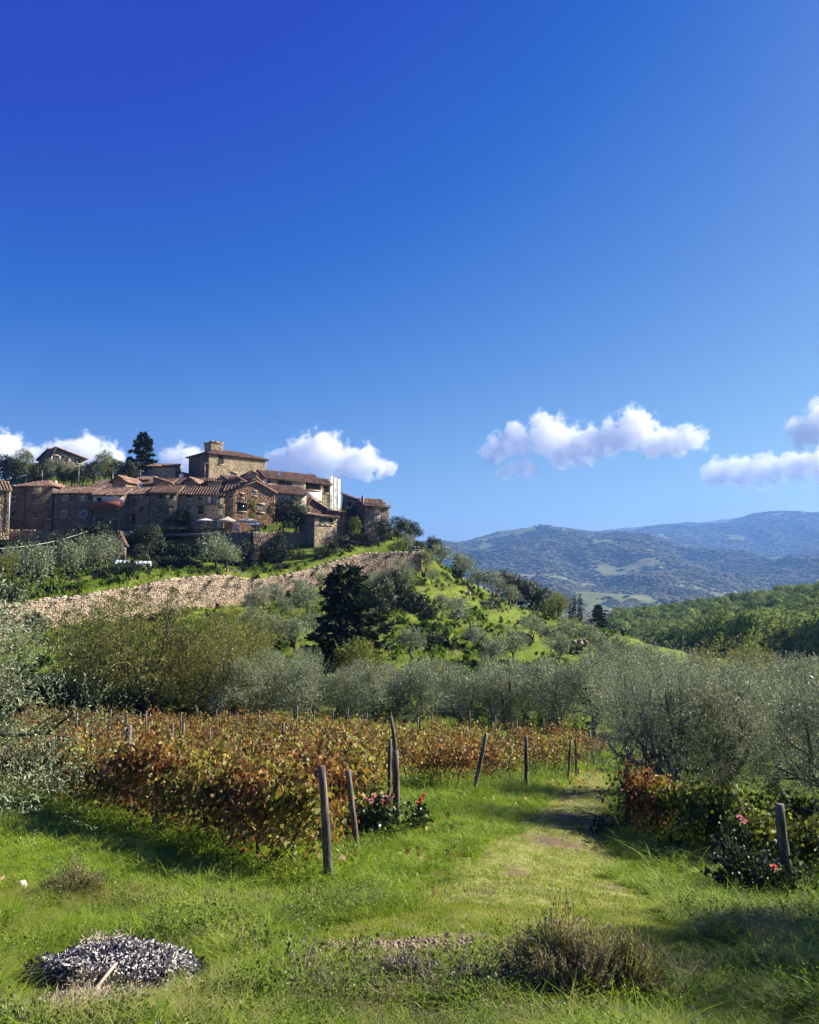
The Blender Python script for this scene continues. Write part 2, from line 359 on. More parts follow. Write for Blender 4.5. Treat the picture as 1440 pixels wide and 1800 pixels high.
# ------------------------------------------------------------ clouds
def mat_cloud():
    m, n = new_mat('cloud_vapour'); L = n.links
    out = N(n, 'ShaderNodeOutputMaterial'); v = N(n, 'ShaderNodeVolumePrincipled')
    v.inputs['Color'].default_value = (1, 1, 1, 1); v.inputs['Anisotropy'].default_value = .1
    g = N(n, 'ShaderNodeTexCoord')
    ln = N(n, 'ShaderNodeVectorMath', operation='LENGTH'); L.new(g.outputs['Object'], ln.inputs[0])
    v.inputs['Density'].default_value = .02
    L.new(v.outputs[0], out.inputs['Volume']); return m
def puff(px, py, r, d): c = P(px, py, d); return (c.x, c.y, c.z, 1.12*r*d/F)
def make_cloud(puffs, label, seed, dens=.008, flat=None):
    """merged billows of real size; density falls off and frays towards the hull through noise"""
    P_ = np.array(puffs); c0 = P_[:, :3].mean(0)
    m, n = new_mat('cloud_vapour'); L = n.links
    out = N(n, 'ShaderNodeOutputMaterial'); v = N(n, 'ShaderNodeVolumePrincipled')
    v.inputs['Color'].default_value = (1, 1, 1, 1); v.inputs['Anisotropy'].default_value = 0.0
    tc = N(n, 'ShaderNodeTexCoord'); src = tc.outputs['Object']
    R0 = P_[:, 3].mean()
    nz = N(n, 'ShaderNodeTexNoise'); nz.inputs['Scale'].default_value = 1.7/R0; nz.inputs['Detail'].default_value = 8; nz.inputs['Roughness'].default_value = .68
    L.new(src, nz.inputs['Vector'])
    acc = None
    for (x, y, z, r) in P_:
        sb = N(n, 'ShaderNodeVectorMath', operation='SUBTRACT'); L.new(src, sb.inputs[0]); sb.inputs[1].default_value = (x-c0[0], y-c0[1], z-c0[2])
        le = N(n, 'ShaderNodeVectorMath', operation='LENGTH'); L.new(sb.outputs[0], le.inputs[0])
        a = N(n, 'ShaderNodeMath', operation='MULTIPLY_ADD'); L.new(le.outputs['Value'], a.inputs[0]); a.inputs[1].default_value = -1/r; a.inputs[2].default_value = 1.0
        if acc is None: acc = a.outputs[0]
        else:
            mxn = N(n, 'ShaderNodeMath', operation='SMOOTH_MAX'); L.new(acc, mxn.inputs[0]); L.new(a.outputs[0], mxn.inputs[1]); mxn.inputs[2].default_value = .15
            acc = mxn.outputs[0]
    a = N(n, 'ShaderNodeMath', operation='MULTIPLY_ADD'); L.new(nz.outputs[0], a.inputs[0]); a.inputs[1].default_value = 2.5; a.inputs[2].default_value = -1.45
    b = N(n, 'ShaderNodeMath', operation='ADD'); L.new(a.outputs[0], b.inputs[0]); L.new(acc, b.inputs[1])
    mr = N(n, 'ShaderNodeMapRange'); mr.interpolation_type = 'SMOOTHSTEP'; L.new(b.outputs[0], mr.inputs[0]); mr.inputs[1].default_value = 0.0; mr.inputs[2].default_value = .16; mr.inputs[3].default_value = 0; mr.inputs[4].default_value = dens
    L.new(mr.outputs[0], v.inputs['Density']); L.new(v.outputs[0], out.inputs['Volume'])
    lo = (P_[:, :3]-P_[:, 3:]).min(0)-c0; hi = (P_[:, :3]+P_[:, 3:]).max(0)-c0
    # hull: one rounded lump per billow would overlap; use a single bevel-cornered hull round all of them
    import bmesh
    bm = bmesh.new(); ico = bmesh.ops.create_icosphere
    for (x, y, z, r) in P_: ico(bm, subdivisions=1, radius=r*1.25, matrix=Matrix.Translation((x-c0[0], y-c0[1], z-c0[2])))
    h = bmesh.ops.convex_hull(bm, input=bm.verts)
    bmesh.ops.delete(bm, geom=list({g for g in h['geom_interior']+h['geom_unused'] if isinstance(g, bmesh.types.BMVert)}), context='VERTS')
    me = bpy.data.meshes.new('cloud'); bm.to_mesh(me); bm.free(); me.materials.append(m)
    o = obj('cloud', me, None, tuple(c0)); tag(o, label, 'cloud', 'cumulus clouds over the valley'); return o
CD = 9400
def pf(lst, d=CD): return [puff(*q, d) for q in lst]
make_cloud(pf([(870, 795, 30), (905, 775, 34), (925, 822, 24), (960, 765, 42), (990, 785, 40), (1035, 780, 40), (1075, 768, 36), (1120, 755, 42), (1150, 775, 34), (1190, 775, 30), (1222, 772, 26), (890, 828, 20)]),
  'long white cumulus cloud with two humps in the open sky above the hills', 1)
make_cloud(pf([(1260, 832, 28), (1300, 830, 32), (1345, 825, 32), (1395, 818, 32), (1440, 815, 34), (1500, 820, 40)]),
  'low flat white cloud just above the ridge at the right edge', 2)
make_cloud(pf([(1415, 760, 34), (1450, 740, 44), (1500, 745, 60)], 7900), 'grey bellied cloud cut by the right edge of the view', 3)
make_cloud(pf([(490, 812, 28), (530, 800, 36), (570, 800, 46), (610, 815, 34), (640, 812, 34), (675, 822, 22), (520, 825, 30)]),
  'white cloud rising behind the roofs right of the square keep', 4)
make_cloud(pf([(-30, 790, 50), (15, 800, 42), (50, 810, 34), (110, 805, 36), (150, 800, 40), (190, 805, 34), (-60, 800, 50)]),
  'broad white cloud behind the hilltop house at left', 5)
make_cloud(pf([(305, 810, 26), (330, 808, 32), (360, 815, 28)]), 'small white cloud between the dark conifer and the keep', 6)
# ============================================================ VEGETATION
def unit(a): return a/np.maximum(np.linalg.norm(a, axis=-1, keepdims=True), 1e-9)
def rdir(g, n): return unit(g.normal(size=(n, 3)))
def leaf_quads(g, Pp, Dd, L, W, droop=0.0, nrm=None):
    """one folded diamond leaf per point: base, side, tip, side"""
    n = len(Pp); Dd = unit(Dd-np.array([0, 0, droop])); ref = rdir(g, n)
    if nrm is not None: ref = unit(nrm+ref*.45); Dd = unit(Dd-ref*(Dd*ref).sum(1, keepdims=True)*.85)
    side = unit(np.cross(Dd, ref))
    Lr = (L*g.uniform(.7, 1.25, n))[:, None]; Wr = (W*g.uniform(.75, 1.25, n))[:, None]
    up = np.cross(Dd, side)
    mid = Pp+Dd*Lr*.45
    V = np.stack([Pp, mid+side*Wr*.5+up*Wr*.12, Pp+Dd*Lr, mid-side*Wr*.5+up*Wr*.12], 1).reshape(-1, 3)
    return V, np.arange(4*n).reshape(n, 4)
VL = np.array([(0, 0), (.34, -.16), (.52, .22), (.30, .42), (.30, .80), (0, 1.0), (-.30, .78), (-.30, .42), (-.52, .22), (-.34, -.16)])
VL6 = np.array([(0, 0), (.48, .05), (.42, .62), (0, 1.0), (-.42, .62), (-.48, .05)])
def leaf_lobed(g, Pp, Dd, L, shape=VL6, cup=.25):
    n = len(Pp); Dd = unit(Dd); side = unit(np.cross(Dd, rdir(g, n))); up = np.cross(Dd, side)
    S = (L*g.uniform(.6, 1.25, n))[:, None]; k = len(shape); cu = g.uniform(-cup, cup*2, n)[:, None]
    V = np.stack([Pp+side*S*shape[j, 0]+Dd*S*shape[j, 1]+up*S*cu*(abs(shape[j, 0])*1.3+(.3 if j % 2 else 0)) for j in range(k)], 1).reshape(-1, 3)
    return V, np.arange(k*n).reshape(n, k)
def crown_points(g, lobes, n, shell=.55):
    """points through the volume of a set of lobes, denser to the outside; returns points and outward directions"""
    lob = np.array(lobes); wgt = lob[:, 3]**2*g.uniform(.35, 1.6, len(lob)); idx = g.choice(len(lob), n, p=wgt/wgt.sum())
    d = rdir(g, n); d[:, 2] = np.where(d[:, 2] < -.3, d[:, 2]*.6, d[:, 2]); d = unit(d)
    r = g.uniform(shell, 1.0, n)**.8*(1+g.normal(0, .07, n))
    p = lob[idx, :3]+d*(lob[idx, 3]*r)[:, None]*np.array([1, 1, .86])
    return p, d
def make_lobes(g, R_, H0, H1, n, r0, r1, flat=1.0):
    """lobes arranged through a crown of radius R_ between heights H0 and H1"""
    out = []
    for i in range(n):
        a = 2.4*i+g.uniform(-.5, .5); u = (i+.5)/n
        hz = H0+(H1-H0)*u*g.uniform(.88, 1.05)
        env = math.sqrt(max(0.05, 1-((u-.38)/.72)**2))
        rr = R_*env*g.uniform(.35, .95)
        out.append((math.cos(a)*rr, math.sin(a)*rr, hz, g.uniform(r0, r1)))
    return out
def shoots(g, lobes, ns, k, slen, L, W, up=.5, spread=.9, droop=0.0, shell=.55, shape=None, jit=0, form=False):
    p, d = crown_points(g, lobes, ns, shell)
    sd = unit(d*.7+np.array([0, 0, up])+g.normal(0, .35, (ns, 3)))
    t = np.linspace(0, 1, k)[None, :, None]; ln = (slen*g.uniform(.5, 1.3, ns))[:, None, None]
    Pp = p[:, None]+sd[:, None]*t*ln+np.array([0, 0, -1])*(t**2)*ln*droop
    if jit: Pp = Pp+g.normal(0, jit, Pp.shape)
    pd = rdir(g, ns*k).reshape(ns, k, 3)
    Ld = unit(sd[:, None]*.75+pd*spread)
    if shape is None: return leaf_quads(g, Pp.reshape(-1, 3), Ld.reshape(-1, 3), L, W, nrm=(np.repeat(d, k, 0)+np.array([0, 0, .25]) if form else None))
    return leaf_lobed(g, Pp.reshape(-1, 3), Ld.reshape(-1, 3), L, shape)
def tree_wood(g, lobes, H0, r, forks=3, lean=.15, twigs=0, n=7, base=0.0, seg=5):
    mb = MB(); f = Vector((g.normal(0, lean), g.normal(0, lean), H0*.55))
    a = Vector((0, 0, -.35)); pts = []
    for i in range(seg):
        t = i/(seg-1); q = a.lerp(f, t)+Vector((math.sin(t*5+f.x*9), math.cos(t*4), 0))*lean*.35*math.sin(math.pi*t); pts.append(q)
    mb.tube(pts, [r*(1.5 if i == 0 else 1.15-.35*i/(seg-1)) for i in range(seg)], n)
    order = sorted(lobes, key=lambda l: -l[3])
    for j, l in enumerate(order):
        c = Vector(l[:3]); s = f if j < forks else f.lerp(Vector(order[j % forks][:3]), .45)
        mid = s.lerp(c, .5)+Vector(tuple(g.normal(0, .12*max(H0, 1), 3)))*.5
        r0 = r*.62 if j < forks else r*.34
        mb.tube([s, s.lerp(mid, .5)+Vector(tuple(g.normal(0, .04*H0, 3))), mid, mid.lerp(c, .6), c+Vector((0, 0, l[3]*.35))], [r0, r0*.85, r0*.65, r0*.42, r0*.16], max(4, n-2), cap=False)
        for q in range(twigs):
            e = c+Vector(tuple(rdir(g, 1)[0]))*l[3]*.9; st = mid.lerp(c, g.uniform(.1, .9))
            mb.tube([st, st.lerp(e, .5)+Vector((0, 0, .1*l[3])), e], [r0*.22, r0*.15, r0*.06], 3, cap=False)
    return mb
bark_olive = mat_simple('olive_bark', [(.2, (.035, .030, .024)), (.5, (.085, .072, .058)), (.8, (.17, .15, .125))], 7, .9, .8, stretch=(1, 1, .35))
bark_dark = mat_simple('dark_bark', [(.2, (.022, .018, .014)), (.8, (.085, .068, .05))], 6, .9, .7, stretch=(1, 1, .3))
m_olive = mat_leaf('olive_leaves', [(0, (.045, .06, .022)), (.35, (.14, .17, .075)), (.7, (.29, .33, .19)), (1, (.52, .55, .40))], trans=.25, rough=.5, spec=.4, patch=.25, patch_scale=.8)
m_broad = mat_leaf('broad_leaves', [(0, (.012, .022, .007)), (.6, (.028, .045, .012)), (1, (.055, .085, .02))], trans=.3, patch=.35, patch_scale=.35)
m_forest = mat_leaf('woodland_leaves', [(0, (.07, .105, .03)), (.4, (.15, .215, .05)), (.75, (.25, .31, .075)), (1, (.38, .40, .13))], trans=.3, spec=.1, rough=.8, patch=.55, patch_scale=.045)
m_autumn = mat_leaf('turning_leaves', [(0, (.06, .075, .017)), (.4, (.15, .175, .034)), (.75, (.24, .22, .05)), (1, (.28, .18, .06))], trans=.4, patch=.4, patch_scale=.4)
m_yellow = mat_leaf('yellowing_leaves', [(0, (.07, .10, .015)), (.6, (.17, .20, .025)), (1, (.30, .27, .03))], trans=.45, patch=.3)
m_conif = mat_leaf('conifer_needles', [(0, (.010, .018, .008)), (.6, (.026, .042, .018)), (1, (.06, .08, .035))], trans=.1, rough=.7, spec=.2)
m_shrub = mat_leaf('dark_shrub_leaves', [(0, (.012, .02, .008)), (.6, (.026, .042, .014)), (1, (.06, .085, .03))], trans=.25, patch=.3, patch_scale=1)
m_vine = mat_leaf('vine_leaves', [(0, (.05, .026, .015)), (.14, (.15, .065, .026)), (.28, (.26, .13, .05)), (.38, (.11, .15, .025)), (.47, (.35, .25, .08)), (.55, (.17, .23, .035)), (.64, (.42, .38, .07)), (.74, (.20, .095, .04)), (.86, (.32, .38, .045)), (1, (.55, .55, .10))], trans=.38, rough=.55, patch=.4, patch_scale=.7, tr_tint=(1.1, 1.0, .7))
m_vine_rust = mat_leaf('rust_vine_leaves', [(0, (.05, .024, .014)), (.2, (.14, .055, .026)), (.34, (.30, .15, .05)), (.45, (.15, .06, .03)), (.56, (.36, .24, .08)), (.68, (.26, .26, .045)), (.8, (.36, .12, .04)), (1, (.50, .40, .08))], trans=.38, rough=.55, patch=.35, patch_scale=.6, tr_tint=(1.1, 1.0, .7))

def tree_proto(kind, seed):
    g = np.random.default_rng(seed)
    if kind == 'olive_near':
        lb = make_lobes(g, 1.85, 1.15, 3.8, 16, .6, .95); V, Fq = shoots(g, lb, 3500, 14, .42, .062, .016, up=.55, shell=.3)
        return tree_wood(g, lb, 2.0, .19, 3, .3, 5, 9), (V, Fq), m_olive, bark_olive
    if kind == 'olive_mid':
        lb = make_lobes(g, 1.65, 1.6, 4.3, 9, .65, .95); V, Fq = shoots(g, lb, 1250, 9, .42, .12, .036, up=.6, shell=.3)
        return tree_wood(g, lb, 2.0, .18, 3, .35, 2, 6), (V, Fq), m_olive, bark_olive
    if kind == 'olive_far':
        lb = make_lobes(g, 1.5, 1.5, 3.4, 8, .6, .95); V, Fq = shoots(g, lb, 420, 6, .5, .22, .075, up=.6, shell=.3)
        return tree_wood(g, lb, 2.0, .14, 3, .3, 0, 5), (V, Fq), m_olive, bark_olive
    if kind == 'forest':
        lb = make_lobes(g, 3.3, 3.5, 9.0, 9, 1.5, 2.4); V, Fq = shoots(g, lb, 520, 4, .8, .80, .5, up=.3, shell=.8, spread=1.4, form=True)
        return tree_wood(g, lb, 4.0, .3, 3, .2, 0, 5), (V, Fq), m_forest, bark_dark
    if kind == 'dark':
        lb = make_lobes(g, 2.1, 1.6, 5.6, 10, 1.0, 1.5); V, Fq = shoots(g, lb, 900, 6, .5, .26, .15, up=.3, shell=.7, spread=1.2, form=True)
        return tree_wood(g, lb, 2.5, .2, 3, .2, 0, 5), (V, Fq), m_broad, bark_dark
    if kind == 'autumn':        # ash-like, feathery and see-through
        lb = make_lobes(g, 3.0, 2.2, 6.6, 16, .8, 1.35); V, Fq = shoots(g, lb, 1500, 9, .75, .15, .05, up=.15, shell=.25, spread=.8, droop=.4)
        return tree_wood(g, lb, 2.6, .17, 4, .25, 4, 6), (V, Fq), m_autumn, bark_dark
    if kind == 'yellow':
        lb = make_lobes(g, 1.5, 1.2, 4.2, 9, .6, 1.0); V, Fq = shoots(g, lb, 700, 6, .4, .17, .1, up=.3, shell=.4, spread=1.1)
        return tree_wood(g, lb, 1.8, .1, 3, .2, 1, 5), (V, Fq), m_yellow, bark_dark
    if kind == 'shrub':
        lb = make_lobes(g, .75, .15, 1.1, 8, .35, .55); V, Fq = shoots(g, lb, 420, 6, .25, .15, .075, up=.4, shell=.5, spread=1.2)
        mb = MB(); [mb.tube([(0, 0, -.2), (l[0]*.5, l[1]*.5, l[2]*.5), l[:3]], [.03, .02, .008], 4, cap=False) for l in lb]
        return mb, (V, Fq), m_shrub, bark_dark
    if kind == 'column':        # clipped column of evergreen / ivy
        lb = [(g.normal(0, .12), g.normal(0, .12), .5+i*.45, .62-.03*abs(i-3)) for i in range(9)]
        V, Fq = shoots(g, lb, 600, 5, .25, .17, .09, up=.5, shell=.75, spread=1.0)
        mb = MB(); mb.tube([(0, 0, -.2), (0, 0, 4.2)], [.09, .03], 5); return mb, (V, Fq), m_shrub, bark_dark
    if kind == 'cypress':
        lb = [(g.normal(0, .05), g.normal(0, .05), .6+i*.6, .62*math.sqrt(max(.02, 1-(i/13.)**2))*min(1, .5+i*.25)) for i in range(13)]
        V, Fq = shoots(g, lb, 620, 5, .35, .22, .09, up=1.6, shell=.7, spread=.5)
        mb = MB(); mb.tube([(0, 0, -.3), (0, 0, 7.6)], [.16, .03], 5); return mb, (V, Fq), m_conif, bark_dark
    if kind == 'conifer':       # ragged dark cedar / fir: tiers of drooping boughs
        Vs = []; Fs = []; off = 0; mb = MB(); H = 10.0
        mb.tube([(0, 0, -.4), (.1, 0, H*.5), (0, .05, H)], [.28, .17, .03], 7)
        nb = 88
        for i in range(nb):
            u = (i+.5)/nb; z = H*(.10+.88*u); a = i*2.4+g.normal(0, .3)
            ln = (3.0*(1-u)**.62+.3)*g.uniform(.4, 1.25)*(1 if u > .12 else .7)
            dr = Vector((math.cos(a), math.sin(a), 0)); e = Vector((0, 0, z))+dr*ln+Vector((0, 0, ln*g.uniform(-.12, .28)))
            m_ = Vector((0, 0, z)).lerp(e, .5)+Vector((0, 0, -.06*ln))
            mb.tube([(0, 0, z), m_, e], [.05*(1-u)+.015, .025, .008], 4, cap=False)
            k = int(16+26*ln); t = g.uniform(.12, 1, k)**.75
            p0 = np.array([0, 0, z]); pm = np.array(m_); pe = np.array(e)
            base = ((1-t)**2)[:, None]*p0+(2*t*(1-t))[:, None]*pm+(t**2)[:, None]*pe
            lat = np.array([-dr.y, dr.x, 0])[None]*(g.normal(0, 1, k)*.30*ln*(1.15-t))[:, None]
            base = base+lat*1.25+np.array([0, 0, 1])*g.normal(-.05, .10, k)[:, None]
            dd = unit(np.array(dr)[None]*.8+lat*1.1+g.normal(0, .3, (k, 3)))
            v, f = leaf_quads(g, base, dd, .62, .26, .15); Vs.append(v); Fs.append(f+off); off += len(v)
        return mb, (np.concatenate(Vs), np.concatenate(Fs)), m_conif, bark_dark
PROTO = {}
def protos(kind, n):
    if kind not in PROTO:
        L = []
        for i in range(n):
            wood, (V, Fq), ml, mw = tree_proto(kind, 100+i*7+sum(map(ord, kind)))
            L.append((wood.mesh('tree_trunk', [mw], True), mesh_np('tree_crown', V, [Fq], [ml])))
        PROTO[kind] = L
    return PROTO[kind]
NV = dict(olive_near=3, olive_mid=4, olive_far=5, forest=6, dark=3, autumn=2, yellow=2, shrub=4, column=3, cypress=2, conifer=2)
def tree(name, kind, x, y, s, label, cat='tree', group=None, rz=None, sz=1.0, z=None, var=None, sink=.0, lean=0, crown='crown', trunk='trunk'):
    L = protos(kind, NV[kind]); tm, cm = L[(int(rng.integers(0, 99)) if var is None else var) % len(L)]
    z = gz(x, y)-sink if z is None else z
    e = empty(name, (x, y, z), rng.uniform(0, 6.28) if rz is None else rz, label, cat, group)
    e.scale = (s, s, s*sz); e.rotation_euler[1] = lean
    obj(trunk, tm, e); obj(crown, cm, e)
    return e
def ntz(px, py, d): q = P(px, py, d); return q.x, q.y

# ---------- the large olives beside the track and at the left edge
NG = 'large olive trees near the track'
tree('olive_tree', 'olive_near', 7.5, 24.5, 1.06, 'silvery olive with forked trunk, left one of the trees right of the track', 'olive tree', NG, rz=.4, var=0, sz=1.05)
tree('olive_tree', 'olive_near', 9.6, 24.0, 1.10, 'big olive tree with thick leaning dark trunk, behind the rose hedge', 'olive tree', NG, rz=2.2, var=1, sz=1.0, lean=.18)
tree('olive_tree', 'olive_near', 11.0, 20.2, 1.12, 'olive tree cut by the right edge of the view, beside the bare hedge post', 'olive tree', NG, rz=4.1, var=2)
tree('olive_tree', 'olive_near', 8.7, 30.5, 1.05, 'tall olive tree with upright top shoots, behind the two forked trunks by the track', 'olive tree', NG, rz=1.1, var=2, sz=1.12)
tree('olive_tree', 'olive_near', 13.0, 28.0, 1.15, 'olive tree half hidden behind the leaning trunk at the right edge', 'olive tree', NG, rz=5.1, var=0)
tree('olive_tree', 'olive_near', -6.75, 11.4, 1.1, 'olive tree with bright silver shoots filling the left edge', 'olive tree', NG, rz=.9, var=1, sz=.96, z=gz(-6.75, 11.4))
tree('olive_tree', 'olive_near', -10.9, 15.5, 1.0, 'olive tree behind the silver shoots at the left edge of the vineyard', 'olive tree', NG, rz=3.3, var=0)
# trees standing right of the view: they throw the long shade over the lower right corner
tree('olive_tree', 'olive_near', 8.0, 9.9, 1.15, 'olive tree out beyond the right edge that shades the lower corner of the track', 'olive tree', NG, rz=2.6, var=2)
tree('olive_tree', 'olive_near', 7.2, 7.9, 1.1, 'second olive tree beyond the right edge, nearest to the viewer', 'olive tree', NG, rz=.6, var=0)

# ---------- the grove behind the vineyard
GG = 'olive trees of the grove behind the vineyard'
grove = [(415, 1165, 52), (455, 1170, 55), (500, 1162, 56), (548, 1160, 54), (600, 1165, 57), (650, 1160, 55), (700, 1165, 56), (748, 1158, 57), (800, 1160, 54), (850, 1163, 56),
  (900, 1160, 54), (945, 1165, 55), (990, 1170, 53), (1030, 1160, 51), (470, 1140, 66), (540, 1140, 68), (620, 1150, 66), (690, 1148, 68), (740, 1140, 69), (800, 1146, 66), (860, 1140, 68), (920, 1145, 67), (975, 1140, 66),
  (1040, 1150, 64), (1090, 1150, 62), (1150, 1160, 60), (1215, 1165, 62), (1280, 1168, 60), (1340, 1165, 62), (1400, 1160, 60), (1060, 1130, 82), (1120, 1135, 80), (1180, 1140, 78), (1240, 1145, 80), (1310, 1150, 82), (1380, 1150, 80), (1430, 1150, 78),
  (1470, 1150, 62)]
LM = ['turning vines', 'dark conifer', 'tall feathery tree', 'track', 'right-hand olives', 'green terraces']
front = [q for q in grove if q[2] < 58]
ordn = ['first', 'second', 'third', 'fourth', 'fifth', 'sixth', 'seventh', 'eighth', 'ninth', 'tenth', 'eleventh', 'twelfth', 'thirteenth', 'fourteenth', 'fifteenth', 'sixteenth', 'seventeenth', 'eighteenth', 'nineteenth', 'twentieth', 'twenty-first', 'twenty-second', 'twenty-third', 'twenty-fourth', 'twenty-fifth', 'twenty-sixth', 'twenty-seventh', 'twenty-eighth', 'twenty-ninth', 'thirtieth', 'thirty-first', 'thirty-second', 'thirty-third']
rowid = lambda d: 0 if d < 58 else (1 if d < 70 else 2)
rn = ['front row of the grove', 'middle row of the grove', 'back row of the grove']
cnt = [0, 0, 0]
for (px, py, d) in sorted(grove):
    x, y = ntz(px, py, d); g0 = gz(x, y); top = slope(py+(20 if 540 < px < 1010 else 8))*d; h = max(3.0, min(6.2, top-g0+.4)); k = rowid(d)
    tree('olive_tree', 'olive_mid', x+rng.normal(0, .3), y, h/4.9*rng.uniform(.95, 1.08), 'grey green olive, %s from left in the %s' % (ordn[cnt[k]], rn[k]), 'olive tree', GG); cnt[k] += 1

# ---------- olives scattered over the terraced slope: (px, py of foot, d, size)
SG = 'olive trees scattered on the terraced slope'
slope_ol = [(708, 1028, 136, 1.25, 'round olive tree with three stems right below the end of the long stone wall'), (675, 1035, 134, .8, 'small grey olive left of the three-stemmed one under the wall'),
 (568, 1038, 128, .72, 'small bare olive under the middle of the long stone wall'), (527, 1052, 124, .9, 'thin olive at the foot of the long wall between two larger ones'), (485, 1060, 118, .95, 'olive tree with pale grey crown against the foot of the wall'),
 (455, 1078, 110, 1.15, 'bushy olive at the left end of the green terraces under the wall'), (500, 1075, 112, .8, 'small olive just below the wall foot on the shaded lawn'), (535, 1080, 108, 1.35, 'spreading olive tree left of the dark conifer'),
 (548, 1108, 98, .9, 'slim olive standing close left of the dark conifer'), (515, 1140, 92, 1.1, 'rounded olive on the lowest terrace left of the dark conifer'), (480, 1138, 92, 1.0, 'low grey olive on the lowest terrace, far left'),
 (445, 1120, 96, 1.0, 'olive between the feathery autumn trees and the terraces'), (750, 1022, 150, 1.15, 'olive tree at the corner where the long wall ends'), (775, 1015, 156, 1.3, 'olive tree on the ridge just right of the wall end'),
 (812, 1030, 150, 1.5, 'large olive on the ridge below the small dark pine'), (838, 1040, 148, 1.2, 'olive tree on the ridge right of the small dark pine'), (866, 1055, 148, 1.35, 'olive tree above the ivy covered hut'),
 (800, 1108, 112, 1.25, 'tall thin olive in the middle of the bright green terraces'), (776, 1085, 122, .7, 'small olive beside the outcrop on the green terraces'), (835, 1118, 104, .9, 'olive low on the bright terraces above the grove'),
 (905, 1130, 104, 1.2, 'olive tree below the ivy covered hut'), (935, 1112, 116, 1.1, 'olive tree below the dark broadleaf trees on the ridge'), (965, 1108, 122, 1.0, 'olive beside the yellowing tree on the ridge'),
 (1000, 1115, 124, 1.2, 'olive tree below the three cypresses'), (1035, 1118, 126, 1.2, 'olive tree below the flat topped pine'), (1060, 1135, 118, 1.2, 'olive right of the small retaining terrace below the pine'), (985, 1150, 102, 1.1, 'olive above the right part of the grove'),
 (870, 1150, 94, 1.1, 'olive at the foot of the bright terraces'), (725, 1150, 94, 1.0, 'olive right of the yellow green tree at the foot of the terraces'), (1095, 1150, 112, 1.3, 'olive on the falling ridge right of the pine'), (1140, 1165, 108, 1.2, 'lowest olive on the falling ridge towards the valley'),
 (900, 1062, 145, 1.2, 'olive tree beside the pale rock on the ridge'), (760, 1045, 140, .8, 'small olive in the grass below the wall corner'), (655, 1045, 128, .9, 'grey olive just above the top of the dark conifer')]
for (px, py, d, s, lab) in slope_ol:
    x, y = ntz(px, py, d)
    tree('olive_tree', 'olive_far', x, y, s*.95, lab, 'olive tree', SG)
# olives in the gardens above the long wall
for (px, py, d, s, lab) in [(60, 1050, 96, 1.45, 'dense olive above the left part of the long wall'), (120, 1030, 104, 1.3, 'olive in the garden above the wall, left of a broad pair'), (160, 1010, 110, 1.4, 'broad olive in the village garden above the wall'),
  (185, 1000, 114, 1.35, 'olive next to the white cold frames in the garden'), (380, 1006, 122, 1.55, 'pale olive standing alone before the dark terrace wall'), (398, 1007, 124, 1.2, 'smaller olive leaning on the lone pale one'), (20, 1000, 112, 1.3, 'olive in the shade under the left terrace'),
  (90, 1000, 118, 1.2, 'olive under the cable in the shaded garden')]:
    x, y = ntz(px, py, d); tree('olive_tree', 'olive_far', x, y, s, lab, 'olive tree', 'olive trees in the village gardens')

# ---------- feathery turning trees left of the grove
AG = 'feathery trees in autumn colour left of the grove'
for (px, d, s, lab, var) in [(205, 56, 1.06, 'wide feathery tree turning brown, left end of the autumn group', 0), (262, 54, 1.14, 'tallest brownish feathery tree with one slim stem', 1), (345, 57, 1.0, 'feathery green brown tree with thin upright stem', 0), (395, 54, .98, 'olive green feathery tree, right end of the autumn group', 1), (150, 62, .9, 'low dark feathery tree beside the left edge olive', 1), (425, 70, .95, 'feathery green tree behind the right end of the autumn group', 0)]:
    x = wx(px, d, 1250); tree('ash_tree', 'autumn', x, d, s*1.14, lab, 'tree', AG, var=var, rz=px*.7)
x, y = ntz(1290, 1240, 70)
tree('yellowing_tree', 'autumn', wx(1275, 72, 1200), 72, 1.12, 'ochre green round tree rising above the olives at right', 'tree', var=0)
tree('yellowing_tree', 'autumn', wx(1330, 80, 1200), 80, .95, 'second ochre green tree just behind the round one at right', 'tree', var=1)
# ---------- conifers and single trees
tree('conifer_tree', 'conifer', wx(608, 78, 1180), 78, 1.36, 'large ragged dark conifer in the middle of the slope', 'conifer', var=0, sz=.86, rz=1)
tree('yellowing_tree', 'yellow', wx(622, 71, 1190), 71, 1.15, 'slim yellow green tree in front of the dark conifer', 'tree', var=0)
tree('yellowing_tree', 'yellow', wx(650, 74, 1190), 74, 1.05, 'yellow green tree at the right foot of the dark conifer', 'tree', var=1)
for (px, py, d, s, sz, lab) in [(250, 842, 178, 1.12, 1.0, 'tall black green conifer rising above the village roofs')]:
    x, y = ntz(px, py, d); tree('conifer_tree', 'conifer', x, y, s, lab, 'conifer', var=1, sz=sz, z=slope(py)*d-.5)
x, y = ntz(228, 840, 176); tree('conifer_tree', 'conifer', x, y, .55, 'small dark conifer leaning left beside the tall one in the village', 'conifer', var=0, z=slope(838)*176-1)
x, y = ntz(806, 1020, 160); tree('conifer_tree', 'conifer', x, y, .5, 'small dark pine on the ridge above the olives', 'conifer', var=0)
for (px, py, d, s, lab) in [(1003, 1095, 170, .95, 'left one of the three cypresses on the ridge'), (1010, 1092, 172, 1.0, 'middle cypress of three on the ridge'), (1020, 1095, 168, 1.12, 'slimmest cypress, right one of three on the ridge')]:
    x, y = ntz(px, py, d); tree('cypress_tree', 'cypress', x, y, s*.68, lab, 'cypress', 'cypresses on the ridge', z=slope(py)*d-.4)
x, y = ntz(1052, 1112, 165); tree('conifer_tree', 'conifer', x, y, .62, 'broad dark pine at the right end of the ridge', 'conifer', var=1, sz=.85, z=slope(1105)*165-.3)
